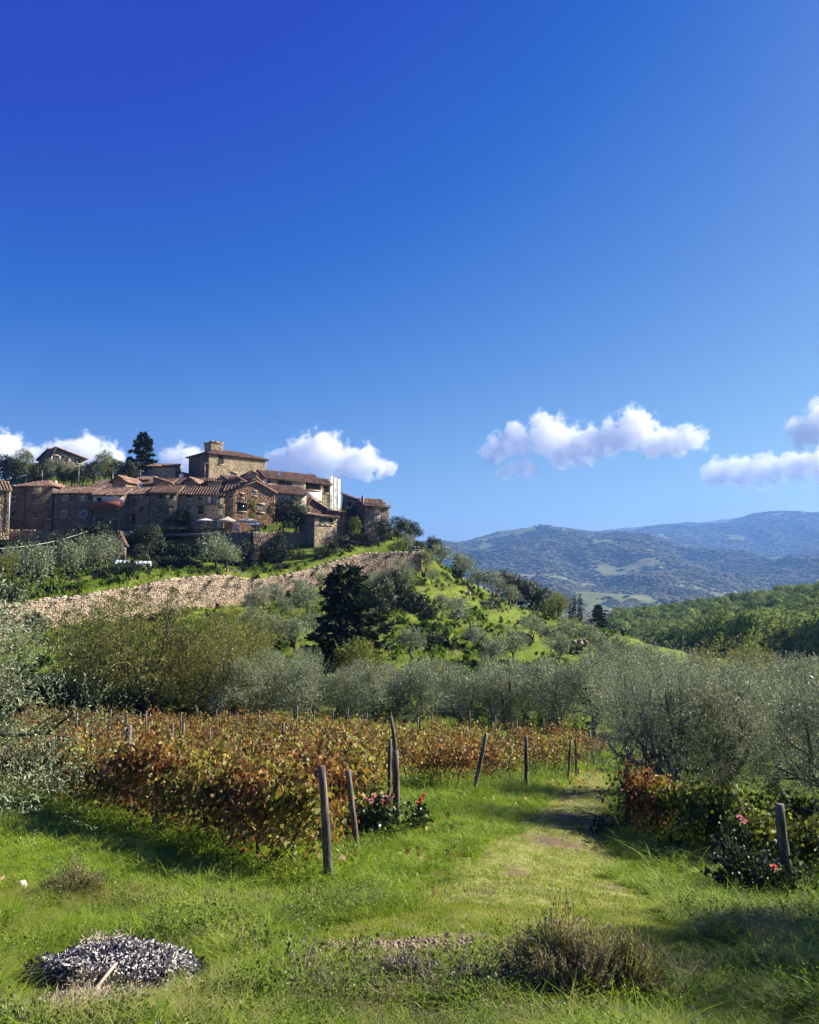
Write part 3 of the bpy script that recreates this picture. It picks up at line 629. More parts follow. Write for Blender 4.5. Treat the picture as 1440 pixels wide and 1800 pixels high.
for (px, py, d, s, lab) in [(895, 1058, 158, 1.15, 'dark broadleaf tree, left in the clump on the ridge'), (915, 1066, 156, 1.0, 'dark tree in front of the clump on the ridge'), (935, 1068, 158, 1.0, 'dark rounded tree on the right of the ridge clump'), (958, 1082, 156, .85, 'low dark tree at the end of the ridge clump'), (700, 1052, 120, .9, 'dark bushy tree behind the top of the large conifer'), (668, 1060, 112, .9, 'dark tree behind the shoulder of the large conifer'),
    (765, 1000, 158, .8, 'dark bushy tree behind the olives at the wall end'), (722, 975, 160, .8, 'dark tree right of the stone tower')]:
    x, y = ntz(px, py, d); tree('broadleaf_tree', 'dark', x, y, s, lab, 'tree', 'dark trees on the ridge', sink=.3)
x, y = ntz(972, 1105, 150); tree('yellowing_tree', 'yellow', x, y, 1.35, 'pale yellow tree on the ridge beside the cypresses', 'tree', z=slope(1110)*150)
x, y = ntz(985, 1120, 145); tree('yellowing_tree', 'yellow', x, y, 1.1, 'bright yellow green bushy tree below the cypresses', 'tree')
# village trees
for (px, py, d, k, s, lab) in [(42, 848, 172, 'yellow', 1.5, 'green tree left of the hilltop house'), (10, 850, 172, 'dark', 1.0, 'dark tree behind the roofs at the left edge'), (28, 850, 168, 'dark', .85, 'dark round tree left below the hilltop house'), (182, 848, 170, 'yellow', 1.4, 'light green tree between the hilltop house and the tall conifer'), (212, 850, 172, 'dark', .8, 'dark tree under the tall conifer'),
   (70, 858, 163, 'dark', .85, 'dark tree just over the hipped roof at left'), (165, 852, 166, 'dark', .8, 'dark tree behind the tiled roofs left of the light green tree'), (112, 856, 163, 'dark', .7, 'dark low tree behind the shuttered house roof'), (140, 856, 163, 'dark', .65, 'second dark low tree behind the shuttered house roof'), (195, 846, 172, 'dark', .8, 'dark tree right of the light green village tree'), (232, 846, 170, 'dark', .7, 'dark tree at the left foot of the tall conifer'),
   (100, 852, 170, 'olive_far', 1.5, 'grey green tree below the hilltop house terrace'), (145, 850, 168, 'dark', .7, 'dark tree right below the hilltop house'), (125, 853, 166, 'olive_far', 1.2, 'small grey green tree behind the tiled roofs at left'),
   (520, 935, 148, 'dark', 1.02, 'round grey green tree on the terrace before the sunlit gabled house'), (498, 932, 150, 'dark', .95, 'dark climbing tree against the pale plaster house'), (622, 945, 150, 'yellow', .95, 'green tree left of the stone tower'), (612, 935, 156, 'dark', .8, 'dark tree between the gabled house and the dark gable'),
   (578, 905, 158, 'dark', .6, 'small dark tree below the white scaffold netting'), (676, 975, 148, 'dark', .7, 'dark bush like tree below the stone tower'), (700, 975, 152, 'dark', .75, 'dark tree over the wall end fence'), (715, 975, 150, 'olive_far', .9, 'grey green tree at the wall end fence'),
   (265, 940, 140, 'dark', .95, 'ivy dark tree against the brick house'), (245, 985, 134, 'dark', .6, 'dark bush tree by the gabled hut'), (320, 932, 148, 'dark', .6, 'dark shrub tree on the hedge terrace'), (118, 985, 118, 'dark', .72, 'dark green tree under the cable'), (145, 990, 120, 'shrub', 1.9, 'light leaved bush right under the cable'), (8, 1028, 100, 'yellow', 1.0, 'yellow leaved tree at the left edge above the wall')]:
    x, y = ntz(px, py, d)
    zz = slope(py)*d if py < 900 or 925 < py < 940 else None
    tree('village_tree', k, x, y, s, lab, 'tree', 'trees between the village houses', z=zz)
# hanging columns of evergreen against the lit terrace wall
for i, (px, top, bot, d, w_) in enumerate([(432, 950, 1006, 137, 1.0), (447, 958, 1008, 136, 1.0), (462, 955, 1006, 137, .95), (478, 948, 1004, 138, 1.0), (490, 938, 1000, 139, .95), (500, 955, 1000, 138, .9), (512, 958, 998, 139, .95), (524, 962, 996, 140, .9), (534, 966, 994, 140, .8), (484, 940, 955, 140.5, .8), (556, 962, 996, 139, .75)]):
    x, y = ntz(px, bot, d); h = (bot-top)/F*d
    tree('columnar_shrub', 'column', x, y, h/4.3*w_, 'clipped dark evergreen column, %s from the left against the sunlit terrace wall' % ordn[i], 'shrub', 'evergreen columns before the terrace wall', z=slope(bot)*d-.2, sz=1/w_)
# shrubs: (px, py foot, d, s)
for i, (px, py, d, s, lab) in enumerate([(715, 1095, 118, 2.2, 'brownish thorny bush on the bright terrace'), (735, 1098, 117, 1.9, 'low dark bush right of the thorny one'), (757, 1102, 116, 1.4, 'dark bush at the edge of the outcrop'), (758, 1140, 104, 1.4, 'round dark bush low on the bright terrace'), (648, 1070, 122, 1.8, 'dark bush left of the outcrop'),
   (690, 1075, 122, 1.6, 'dark bush above the thorny one'), (600, 1000, 146, 1.5, 'bush above the middle of the long wall'), (620, 988, 148, 1.6, 'bush on the slope under the garden shed'), (640, 980, 149, 1.3, 'dark bush left of the garden shed'), (585, 1002, 143, 1.3, 'bush below the stair rail'), (575, 1008, 140, 1.1, 'small bush at the bottom of the stair rail'),
   (210, 1035, 104, 1.4, 'leafy bush on the wall top in the garden'), (180, 1038, 102, 1.3, 'leafy bush in the garden left of the wall step'), (230, 1026, 108, 1.4, 'bush on the wall top below the cold frames'), (280, 1000, 122, 1.5, 'hedge bush right of the cold frames'), (300, 1002, 122, 1.5, 'second hedge bush right of the cold frames'), (322, 1002, 122, 1.4, 'third hedge bush right of the cold frames'), (345, 1003, 122, 1.2, 'last hedge bush beside the lone pale olive'),
   (295, 1068, 99, 1.3, 'bush growing out of the long wall in the middle'), (452, 930, 151, .9, 'small bush beside the right gazebo'), (55, 1068, 84, 1.4, 'bush on the left end of the long wall'), (20, 1072, 84, 1.5, 'bush at the left edge of the long wall'),
   (490, 1008, 132, .9, 'pale leafy bush at the foot of the evergreen columns'), (505, 1004, 133, .8, 'light green bush under the evergreen columns'), (1010, 1128, 118, 1.5, 'dark bush at the small terrace below the cypresses'), (870, 1078, 142, 1.3, 'bush beside the ivy covered hut'),
   (690, 968, 151, 1.2, 'bush behind the wall end fence'), (735, 968, 152, 1.2, 'bush at the very end of the wall'), (660, 985, 145, 1.2, 'bush beside the garden shed'), (330, 926, 150, 1.4, 'leafy bush against the stone houses on the hedge terrace'), (300, 928, 149, 1.3, 'bush at the left end of the hedge terrace')]):
    x, y = ntz(px, py, d); tree('shrub', 'shrub', x, y, s, lab, 'bush', 'bushes on the hillside', sink=.15, z=(slope(py)*d if py < 970 and py > 900 else None), trunk='stems')

for i, (px, d, s, sz) in enumerate([(70, 58, 2.0, .8), (110, 60, 2.2, .8), (150, 57, 1.9, .7), (190, 59, 2.1, .75), (235, 58, 2.0, .7), (275, 60, 2.2, .8), (320, 58, 1.9, .7), (365, 60, 2.1, .8), (410, 59, 2.0, .7), (440, 62, 2.2, .8), (20, 60, 2.1, .9)]):
    tree('shrub', 'shrub', wx(px, d, 1250), d, s, 'dark bush under the feathery autumn trees, %s of that line' % ordn[i], 'bush', 'bushes behind the left half of the vineyard', sz=sz, trunk='stems')
# ---------- wooded hillside to the right: 280 trees as themselves, the rest as one wood
gq = np.random.default_rng(5); cand = []
for y in np.arange(175, 640, 7.2):
    for x in np.arange(.20*y, .88*y, 7.2*(1+max(0, (y-420))/900)):
        xx, yy = x+gq.uniform(-2.6, 2.6), y+gq.uniform(-2.6, 2.6); px = 720+F*xx/yy
        if px < 1075+max(0, 300-yy)*1.6: continue
        cand.append((xx, yy))
cand = np.array(cand); vis = (720+F*cand[:, 0]/cand[:, 1] < 1475) & (cand[:, 1] > 215); cz = zfun(cand[:, 0], cand[:, 1])
ordr = np.argsort(np.where(vis, cand[:, 1], 9999)); near_ids = ordr[:285]; rest = np.setdiff1d(np.arange(len(cand)), near_ids)
bands = {}
for i in near_ids:
    x, y = cand[i]; px = 720+F*x/y; v = int(rng.integers(0, 6))
    tree('woodland_tree', 'forest', x, y, float(gq.uniform(.75, 1.2)), 'rounded green broadleaf tree standing in the wooded hillside right of the valley', 'tree', 'broadleaf trees on the wooded hillside', z=float(cz[i])-.5, var=v)

# ---------- instancing through geometry nodes for what nobody could count
def gn_scatter(name, pts, rot, scl, idx, sources, kind='stuff', label=None):
    col = bpy.data.collections.new(name+'_pieces')
    for i, (me) in enumerate(sources):
        o = bpy.data.objects.new('%s_piece_%02d' % (name, i), me); col.objects.link(o)
    me = bpy.data.meshes.new(name); me.vertices.add(len(pts)); me.vertices.foreach_set('co', np.asarray(pts, np.float32).ravel())
    for nm, ty, arr in (('rot', 'FLOAT_VECTOR', rot), ('scl', 'FLOAT_VECTOR', scl), ('idx', 'INT', idx)):
        a = me.attributes.new(nm, ty, 'POINT')
        a.data.foreach_set('vector' if ty == 'FLOAT_VECTOR' else 'value', np.asarray(arr, np.int32 if ty == 'INT' else np.float32).ravel())
    o = tag(obj(name, me), kind=kind, label=label)
    ng = bpy.data.node_groups.new(name+'_scatter', 'GeometryNodeTree')
    ng.interface.new_socket('Geometry', in_out='INPUT', socket_type='NodeSocketGeometry'); ng.interface.new_socket('Geometry', in_out='OUTPUT', socket_type='NodeSocketGeometry')
    gi = ng.nodes.new('NodeGroupInput'); go = ng.nodes.new('NodeGroupOutput'); ip = ng.nodes.new('GeometryNodeInstanceOnPoints'); ci = ng.nodes.new('GeometryNodeCollectionInfo')
    ci.inputs['Collection'].default_value = col; ci.inputs['Separate Children'].default_value = True; ci.inputs['Reset Children'].default_value = True
    def na(nm, ty):
        q = ng.nodes.new('GeometryNodeInputNamedAttribute'); q.data_type = ty; q.inputs['Name'].default_value = nm; return q.outputs['Attribute']
    l = ng.links; l.new(gi.outputs[0], ip.inputs['Points']); l.new(ci.outputs[0], ip.inputs['Instance']); ip.inputs['Pick Instance'].default_value = True
    l.new(na('idx', 'INT'), ip.inputs['Instance Index']); l.new(na('scl', 'FLOAT_VECTOR'), ip.inputs['Scale'])
    er = ng.nodes.new('FunctionNodeEulerToRotation'); l.new(na('rot', 'FLOAT_VECTOR'), er.inputs[0]); l.new(er.outputs[0], ip.inputs['Rotation'])
    l.new(ip.outputs[0], go.inputs[0]); md = o.modifiers.new('scatter', 'NODES'); md.node_group = ng
    return o
nr = len(rest); fp = protos('forest', 6)
s_ = gq.uniform(.75, 1.25, nr)
gn_scatter('woodland', np.stack([cand[rest, 0], cand[rest, 1], cz[rest]-.5], 1), np.stack([np.zeros(nr), np.zeros(nr), gq.uniform(0, 6.28, nr)], 1), np.stack([s_, s_, s_], 1), gq.integers(0, 6, nr), [c for t, c in fp])
# far woods: rounded crowns over the hills beyond the valley
def blob(seed):
    g = np.random.default_rng(seed); import bmesh
    bm = bmesh.new(); bmesh.ops.create_icosphere(bm, subdivisions=2, radius=.5)
    for v in bm.verts: v.co *= (1+g.uniform(-.25, .25)); v.co.z = v.co.z*.9+.3
    me = bpy.data.meshes.new('far_crown'); bm.to_mesh(me); bm.free(); me.materials.append(m_farwood); return me
m_farwood = mat_leaf('far_wood_crowns', [(0, (.065, .068, .034)), (.5, (.095, .095, .045)), (1, (.135, .125, .06))], trans=.0, rough=.9, spec=.1, patch=.85, patch_scale=.006)
gf = np.random.default_rng(11); NF = 150000
dd = 700*(6700/700.)**gf.uniform(0, 1, NF)**.62; pp = gf.uniform(560, 1950, NF)
fx = (pp-720)/F*dd; wa = wood_amount(fx, dd); keep = (gf.uniform(0, 1, NF) < wa*.97+.03); fx, dd = fx[keep], dd[keep]
fz = zfun(fx, dd); sz_ = (9+8*sst(1500, 5000, dd))*gf.uniform(.6, 1.25, len(dd)); nf = len(dd)
gn_scatter('far_woods', np.stack([fx, dd, fz], 1), np.stack([gf.uniform(-.2, .2, nf), gf.uniform(-.2, .2, nf), gf.uniform(0, 6.28, nf)], 1), np.stack([sz_*1.4, sz_*1.4, sz_*.42], 1), gf.integers(0, 3, nf), [blob(i) for i in range(3)])
# ============================================================ STONEWORK, ROOFS, HOUSES
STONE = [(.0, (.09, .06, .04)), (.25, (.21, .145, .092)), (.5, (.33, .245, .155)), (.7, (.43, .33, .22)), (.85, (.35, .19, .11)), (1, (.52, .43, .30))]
DARKST = [(.0, (.055, .040, .028)), (.4, (.145, .108, .074)), (.75, (.235, .18, .125)), (1, (.34, .27, .20))]  # darker stone; also puts shade into some house sides and a terrace wall
GOLD = [(.0, (.24, .18, .11)), (.3, (.43, .34, .21)), (.7, (.56, .46, .31)), (1, (.64, .57, .43))]
RUST = [(.0, (.14, .08, .05)), (.35, (.29, .16, .09)), (.7, (.38, .25, .15)), (1, (.46, .36, .25))]
PINKW = [(.0, (.11, .085, .065)), (.3, (.29, .225, .165)), (.7, (.44, .35, .265)), (1, (.58, .50, .41))]
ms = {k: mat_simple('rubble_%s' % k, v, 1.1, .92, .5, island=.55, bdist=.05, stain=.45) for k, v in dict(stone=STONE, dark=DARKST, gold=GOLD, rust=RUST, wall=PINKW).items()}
m_mortar = mat_simple('lime_mortar', [(.2, (.17, .145, .11)), (.8, (.32, .275, .22))], 2.2, .95, .4)
m_white = mat_simple('white_plaster', [(.2, (.62, .59, .54)), (.8, (.78, .75, .70))], 1.5, .85, .15)
m_plaster = mat_simple('aged_pale_plaster', [(.2, (.24, .20, .155)), (.55, (.36, .31, .25)), (.85, (.48, .43, .36))], 1.2, .9, .2)
m_redp = mat_simple('red_brick_parapet', [(.2, (.16, .045, .03)), (.8, (.27, .09, .06))], 3, .85, .3)
m_tile = mat_simple('clay_tiles', [(0, (.09, .04, .026)), (.3, (.18, .10, .068)), (.6, (.29, .175, .118)), (.85, (.40, .30, .22)), (1, (.18, .13, .10))], 1.3, .88, .4, island=.6)
m_tiled = mat_simple('old_dark_tiles', [(0, (.055, .032, .025)), (.4, (.14, .075, .052)), (.8, (.26, .155, .105)), (1, (.15, .12, .10))], 1.3, .9, .4, island=.6)
m_wood = mat_simple('old_timber', [(.2, (.07, .045, .028)), (.8, (.17, .115, .075))], 5, .8, .3)
m_grey = mat_simple('grey_shutter_paint', [(.2, (.20, .21, .21)), (.8, (.34, .35, .34))], 4, .6, .1)
m_wframe = mat_simple('white_frame_paint', [(.2, (.55, .55, .53)), (.8, (.72, .72, .70))], 4, .5, .05)
m_glass, _n = new_mat('window_glass'); _o = N(_n, 'ShaderNodeOutputMaterial'); _b = N(_n, 'ShaderNodeBsdfPrincipled')
_b.inputs['Base Color'].default_value = (.012, .014, .018, 1); _b.inputs['Roughness'].default_value = .08; _n.links.new(_b.outputs[0], _o.inputs[0])
m_iron = mat_simple('dark_iron', [(.2, (.03, .03, .03)), (.8, (.08, .075, .07))], 6, .5, .1)
m_galv = mat_simple('galvanised_metal', [(.2, (.35, .36, .37)), (.8, (.55, .56, .56))], 6, .4, .05, metal=.6)
m_stoneblock = ms['gold']

def stone_boxes(g, W, H, holes=(), depth=.09, sh=(.17, .30), sw=(.22, .58), gap=.014, top=None):
    """rubble courses on a wall W x H: local x 0..W, z 0..H, proud of y=0 towards -y; top(x) trims the height"""
    xs0, xs1, zs0, zs1 = [], [], [], []
    z = 0.0
    while z < H-.05:
        h = min(g.uniform(*sh), H-z); n = int(W/sw[0])+2
        e = np.cumsum(g.uniform(sw[0], sw[1], n)); e = np.concatenate([[0], e]); e = e[e < W-.12]; e = np.concatenate([e, [W]])
        xs0.append(e[:-1]); xs1.append(e[1:]); zs0.append(np.full(len(e)-1, z)); zs1.append(np.full(len(e)-1, z+h)); z += h
    x0 = np.concatenate(xs0); x1 = np.concatenate(xs1); z0 = np.concatenate(zs0); z1 = np.concatenate(zs1)
    keep = np.ones(len(x0), bool)
    if top is not None: keep &= z1 <= top((x0+x1)/2)+.02
    for (a, b, c, d) in holes:
        # trim stones against an opening
        ov = (x1 > a) & (x0 < b) & (z1 > c+.03) & (z0 < d-.03)
        lft = ov & (x0 < a-.1); rgt = ov & ~lft & (x1 > b+.1)
        x1 = np.where(lft, np.minimum(x1, a), x1); x0 = np.where(rgt, b, x0); keep &= ~(ov & ~lft & ~rgt)
    x0, x1, z0, z1 = x0[keep]+gap, x1[keep]-gap, z0[keep]+gap, z1[keep]-gap
    n = len(x0); j = lambda s: g.uniform(-s, s, n)
    y = -depth*g.uniform(.35, 1.0, n); t = .035
    V = np.stack([np.stack([x0+j(.02), 0*x0, z0+j(.02)], 1), np.stack([x1+j(.02), 0*x0, z0+j(.02)], 1), np.stack([x1+j(.02), 0*x0, z1+j(.02)], 1), np.stack([x0+j(.02), 0*x0, z1+j(.02)], 1),
                  np.stack([x0+t, y+j(.02), z0+t], 1), np.stack([x1-t, y+j(.02), z0+t], 1), np.stack([x1-t, y+j(.02), z1-t], 1), np.stack([x0+t, y+j(.02), z1-t], 1)], 1).reshape(-1, 3)
    b = (np.arange(n)*8)[:, None]
    Fq = np.concatenate([b+np.array(q) for q in ([4, 5, 6, 7], [0, 1, 5, 4], [1, 2, 6, 5], [2, 3, 7, 6], [3, 0, 4, 7])])
    return V, Fq
def tile_columns(mb, A, B, C, D, pitch=.52, tl=.55, seed=0):
    """a roof slope with eave A-B and ridge D-C: rows of arched clay tiles running down it, each tile overlapping the one below"""
    g = np.random.default_rng(seed); A, B, C, D = map(lambda v: np.array(v, float), (A, B, C, D))
    e = B-A; W = np.linalg.norm(e); u = e/W
    # slope direction
    nrm = np.cross(e, D-A); nrm /= np.linalg.norm(nrm)
    if nrm[2] < 0: nrm = -nrm
    s = np.cross(nrm, u); s = s if s[2] > 0 else -s
    L = (D-A) @ s; xd = (D-A) @ u; xc = (C-A) @ u; n = max(2, int(round(W/pitch))); p = W/n
    Vs = []; Fs = []; off = 0
    for i in range(n):
        x = (i+.5)*p
        l = L
        if x < xd: l = L*x/xd
        elif x > xc: l = L*(W-x)/max(W-xc, 1e-6)
        k = max(1, int(round(l/tl))); step = l/k
        for j in range(k):
            y0 = j*step-.06; y1 = (j+1)*step; r = p*.40; jj = g.uniform(-.03, .03, 4)
            an = np.array([0, .33, .67, 1])*math.pi
            lo = [A+u*(x-math.cos(a)*r+jj[0])+s*(y0+jj[1])+nrm*(.06+math.sin(a)*r*1.0+.03) for a in an]
            hi = [A+u*(x-math.cos(a)*r*.8+jj[2])+s*y1+nrm*(.03+math.sin(a)*r*.85) for a in an]
            Vs += lo+hi; Fs += [[off+q, off+q+1, off+q+5, off+q+4] for q in range(3)]+[[off+3, off+2, off+1, off]]; off += 8
    mb.add(np.array(Vs), [np.array(Fs)]); return mb
def slab(mb, pts, th=.12, mi=0):
    P3 = [Vector(p) for p in pts]; k = len(P3); nrm = (P3[1]-P3[0]).cross(P3[2]-P3[0]).normalized()
    if nrm.z < 0: nrm = -nrm
    V = [tuple(p) for p in P3]+[tuple(p-nrm*th) for p in P3]
    mb.add(V, [[list(range(k))], [list(range(2*k-1, k-1, -1))]]+[[[i, i+k, (i+1) % k+k, (i+1) % k]] for i in range(k)], mi)

class House:
    """local frame: x along the front (0 = centre), y away from the viewer, z up from the foot; the front is at y=0"""
    def __init__(s, name, label, x0, x1, ytop, ybot, d, depth, rz=0, mat='stone', side_mat=None, group='stone houses of the hill village', cat='house', stones=True, plaster=None, extra=1.2):
        pc = (x0+x1)/2; s.d = d; s.pc = pc; s.s = d/F; s.W = (x1-x0)*s.s/math.cos(rz)
        zt = slope(ytop)*d; zb = slope(ybot)*d; s.H = zt-zb; s.zb = zb; s.ybot = ybot; s.rz = rz; s.dep = depth; s.ytop = ytop
        s.ex = extra
        s.root = empty(name, (wx(pc, d, (ytop+ybot)/2), d, zb), rz, label, cat, group); s.g = np.random.default_rng(abs(int(x0*7+ytop)))
        s.holes = []; s.mat = mat; s.side = side_mat or mat; s.stones = stones; s.plaster = plaster; s.shape = 'flat'  # a darker side stone puts the shade of the side faces into colour
    def u(s, px): return (px-s.pc)*s.s/math.cos(s.rz)
    def v(s, py): return (slope(py)-slope(s.ybot))*s.d
    def win(s, x0, y0, x1, y1, style='plain', kind='window'):
        e_ = .55 if kind == 'window' else 0; x0 -= e_; x1 += e_; y0 -= e_*.6; y1 += e_; a, b, c, dd = s.u(x0), s.u(x1), s.v(y1), s.v(y0); s.holes.append((a, b, c, dd)); s.mk(a, b, c, dd, style, kind); return s
    def mk(s, a, b, c, d, style, kind='window', parent=None, rot=None):
        w, h = b-a, d-c; cx = (a+b)/2
        fm = {'white': m_wframe, 'grey': m_grey, 'plain': m_wood, 'dark': m_wood, 'door': m_wood, 'open': m_wood, 'shut': m_grey}[style]
        mb = MB(); t = min(.09, w*.14)
        mb.box(a, -.03, c, a+t, .05, d); mb.box(b-t, -.03, c, b, .05, d); mb.box(a+t, -.03, d-t, b-t, .05, d); mb.box(a+t, -.03, c, b-t, .05, c+t)
        if style in ('white', 'plain', 'grey') and w > .7: mb.box(cx-t*.4, -.02, c+t, cx+t*.4, .04, d-t)
        f = mb.build(kind, fm, s.root)
        if style == 'door': MB().box(a+t, .0, c+t, b-t, .04, d-t).build('door_leaf', m_wood, f)
        elif style == 'shut':
            for q in (0, 1):
                x = a+t+q*(w/2-t); m2 = MB(); m2.box(x+.01, -.02, c+t, x+w/2-t-.01, .02, d-t)
                for k in range(4): z = c+t+(k+.5)*(h-2*t)/4; m2.box(x+.05, -.045, z-.03, x+w/2-t-.05, -.021, z+.03)
                m2.build('shutter', m_grey, f)
        else: MB().box(a+t, .0, c+t, b-t, .02, d-t).build('pane', m_glass, f)
        # stone sill and lintel
        MB().box(a-.12, -.20, c-.14, b+.12, .0, c-.005).build('sill', m_stoneblock, f)
        MB().box(a-.15, -.17, d+.005, b+.15, .0, d+.2).build('lintel', m_stoneblock if style != 'dark' else m_wood, f)
        if style == 'white' and w > .6:
            for q in (-1, 1):
                x = a-.02 if q < 0 else b+.02; x2 = x+q*w*.42; m2 = MB(); m2.box(min(x, x2), -.17, c, max(x, x2), -.125, d)
                m2.build('shutter', m_grey, f)
    def body(s, gable=None):
        W, H, Dp, ex = s.W, s.H, s.dep, s.ex
        if gable == 'front':       # ridge runs away from the viewer
            gh = s.gh; pk = s.pk
            V = [(-W/2, 0, -ex), (W/2, 0, -ex), (W/2, 0, H), (pk, 0, H+gh), (-W/2, 0, H), (-W/2, Dp, -ex), (W/2, Dp, -ex), (W/2, Dp, H), (pk, Dp, H+gh), (-W/2, Dp, H)]
            Fc = [[[0, 1, 2, 3, 4]], [[9, 8, 7, 6, 5]], [[0, 5, 6, 1], [1, 6, 7, 2], [2, 7, 8, 3], [3, 8, 9, 4], [4, 9, 5, 0]]]
        elif gable == 'side':      # ridge runs along the front
            gh = s.gh
            V = [(-W/2, 0, -ex), (W/2, 0, -ex), (W/2, Dp, -ex), (-W/2, Dp, -ex), (-W/2, 0, H), (W/2, 0, H), (W/2, Dp, H), (-W/2, Dp, H), (-W/2, Dp/2, H+gh), (W/2, Dp/2, H+gh)]
            Fc = [[[0, 1, 5, 4], [2, 3, 7, 6], [0, 3, 2, 1], [4, 5, 9, 8], [6, 7, 8, 9]], [[1, 2, 6, 9, 5], [3, 0, 4, 8, 7]]]
        else:
            V = [(-W/2, 0, -ex), (W/2, 0, -ex), (W/2, Dp, -ex), (-W/2, Dp, -ex), (-W/2, 0, H), (W/2, 0, H), (W/2, Dp, H), (-W/2, Dp, H)]; Fc = [[[0, 3, 2, 1], [4, 5, 6, 7], [0, 1, 5, 4], [1, 2, 6, 5], [2, 3, 7, 6], [3, 0, 4, 7]]]
        mb = MB(); mb.add(V, Fc); bw = mb.build('wall', s.plaster or m_mortar, s.root)
        if s.stones:
            fr = MB(); Ht = H+(s.gh if gable == 'front' else 0)
            top = (lambda x: H+s.gh*np.where(x-W/2 < s.pk, (x)/(s.pk+W/2), (W-x)/(W/2-s.pk))) if gable == 'front' else None
            Vv, Fq = stone_boxes(s.g, W, Ht+ex, [(a+W/2, b+W/2, c+ex, d+ex) for a, b, c, d in s.holes], top=(None if top is None else (lambda x: top(x)+ex)))
            Vv = Vv+np.array([-W/2, 0, -ex]); fr.add(Vv, [Fq]); fr.build('facing_stones', ms[s.mat], bw, kind='stuff')
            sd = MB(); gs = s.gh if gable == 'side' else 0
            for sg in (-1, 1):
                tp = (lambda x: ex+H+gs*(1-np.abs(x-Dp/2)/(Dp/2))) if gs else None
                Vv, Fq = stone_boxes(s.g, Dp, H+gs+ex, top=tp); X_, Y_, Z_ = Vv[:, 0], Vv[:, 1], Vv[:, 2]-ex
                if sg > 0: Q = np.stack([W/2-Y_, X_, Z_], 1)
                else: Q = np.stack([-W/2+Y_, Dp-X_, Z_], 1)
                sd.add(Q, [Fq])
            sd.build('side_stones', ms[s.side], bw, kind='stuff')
        return s
    def roof(s, kind, gh, over=.45, mat=None, pitch=.52, pk=0, hip=.35, back=None):
        mat = mat or m_tile; s.gh = gh; s.pk = pk*s.W/2; W, H, Dp, o = s.W, s.H, s.dep, over; R_ = MB(); T = MB(); sd = abs(int(s.pc))
        if kind == 'side':
            s.body('side'); dz = gh/(Dp/2)*o
            A = [(-W/2-o*.6, -o, H-dz), (W/2+o*.6, -o, H-dz), (W/2+o*.6, Dp/2, H+gh), (-W/2-o*.6, Dp/2, H+gh)]
            B = [(W/2+o*.6, Dp+o, H-dz), (-W/2-o*.6, Dp+o, H-dz), (-W/2-o*.6, Dp/2, H+gh), (W/2+o*.6, Dp/2, H+gh)]
            sl = [A, B]
        elif kind == 'front':
            s.body('front'); pkx = s.pk
            dl = gh/(pkx+W/2)*o; dr = gh/(W/2-pkx)*o
            A = [(-W/2-o, Dp+o*.5, H-dl), (-W/2-o, -o, H-dl), (pkx, -o, H+gh), (pkx, Dp+o*.5, H+gh)]
            B = [(W/2+o, -o, H-dr), (W/2+o, Dp+o*.5, H-dr), (pkx, Dp+o*.5, H+gh), (pkx, -o, H+gh)]
            sl = [A, B]
        elif kind == 'hip':
            s.body(None); h = min(W, Dp)*hip; z = H-.05; a, b = W/2+o, Dp+o
            r0 = (-W/2+h, Dp/2, H+gh); r1 = (W/2-h, Dp/2, H+gh)
            sl = [[(-a, -o, z), (a, -o, z), r1, r0], [(a, -o, z), (a, b, z), r1], [(a, b, z), (-a, b, z), r0, r1], [(-a, b, z), (-a, -o, z), r0]]
        elif kind == 'shed':       # rises away from the viewer
            s.body(None); dz = gh/Dp*o
            sl = [[(-W/2-o*.5, -o, H-dz+.02), (W/2+o*.5, -o, H-dz+.02), (W/2+o*.5, Dp+.1, H+gh), (-W/2-o*.5, Dp+.1, H+gh)]]
            MB().add([(-W/2, 0.01, H), (W/2, 0.01, H), (W/2, Dp, H), (-W/2, Dp, H), (W/2, Dp, H+gh-.05), (-W/2, Dp, H+gh-.05)], [[[0, 1, 4, 5], [3, 5, 4, 2]], [[1, 2, 4], [0, 5, 3]]]).build('wall_head', m_mortar, s.root)
        elif kind == 'lean':       # slopes down to the right
            s.body(None)
            sl = [[(W/2+o, -o, H-.1), (W/2+o, Dp+o, H-.1), (-W/2-o*.3, Dp+o, H+gh), (-W/2-o*.3, -o, H+gh)]]
            MB().add([(-W/2, 0, H), (W/2, 0, H), (W/2, Dp, H), (-W/2, Dp, H), (-W/2, 0, H+gh-.1), (-W/2, Dp, H+gh-.1)], [[[0, 4, 5, 3], [1, 2, 5, 4]], [[0, 1, 4], [3, 5, 2]]]).build('wall_head', m_mortar, s.root)
        for p in sl: slab(R_, p)
        for i, p in enumerate(sl):
            if len(p) == 4: tile_columns(T, p[0], p[1], p[2], p[3], pitch, seed=sd+i)
            else: tile_columns(T, p[0], p[1], p[2], p[2], pitch, seed=sd+i)
        rf = R_.build('roof', m_wood, s.root); T.build('tile_rows', mat, rf, kind='stuff')
        # ridge tiles and rafter ends
        Rg = MB()
        top = {'side': [(-W/2-o*.5, Dp/2, H+gh+.1), (W/2+o*.5, Dp/2, H+gh+.1)], 'front': [(s.pk, -o, H+gh+.1), (s.pk, Dp, H+gh+.1)]}.get(kind)
        if kind == 'hip': top = [r0, r1]
        if top:
            a, b = Vector(top[0]), Vector(top[1]); k = max(2, int((b-a).length/.5))
            for i in range(k): Rg.tube([a.lerp(b, i/k), a.lerp(b, (i+1.08)/k)], [.17, .14], 6)
            Rg.build('ridge_tiles', mat, rf, kind='stuff')
        if kind in ('side', 'shed', 'hip'):
            rr = MB(); k = max(3, int(W/.6))
            for i in range(k+1): x = -W/2+i*W/k; rr.box(x-.05, -o+.05, H-.32, x+.05, .0-.13, H-.18)
            rr.build('rafter_ends', m_wood, rf, kind='stuff')
        s.rf = rf
        return s
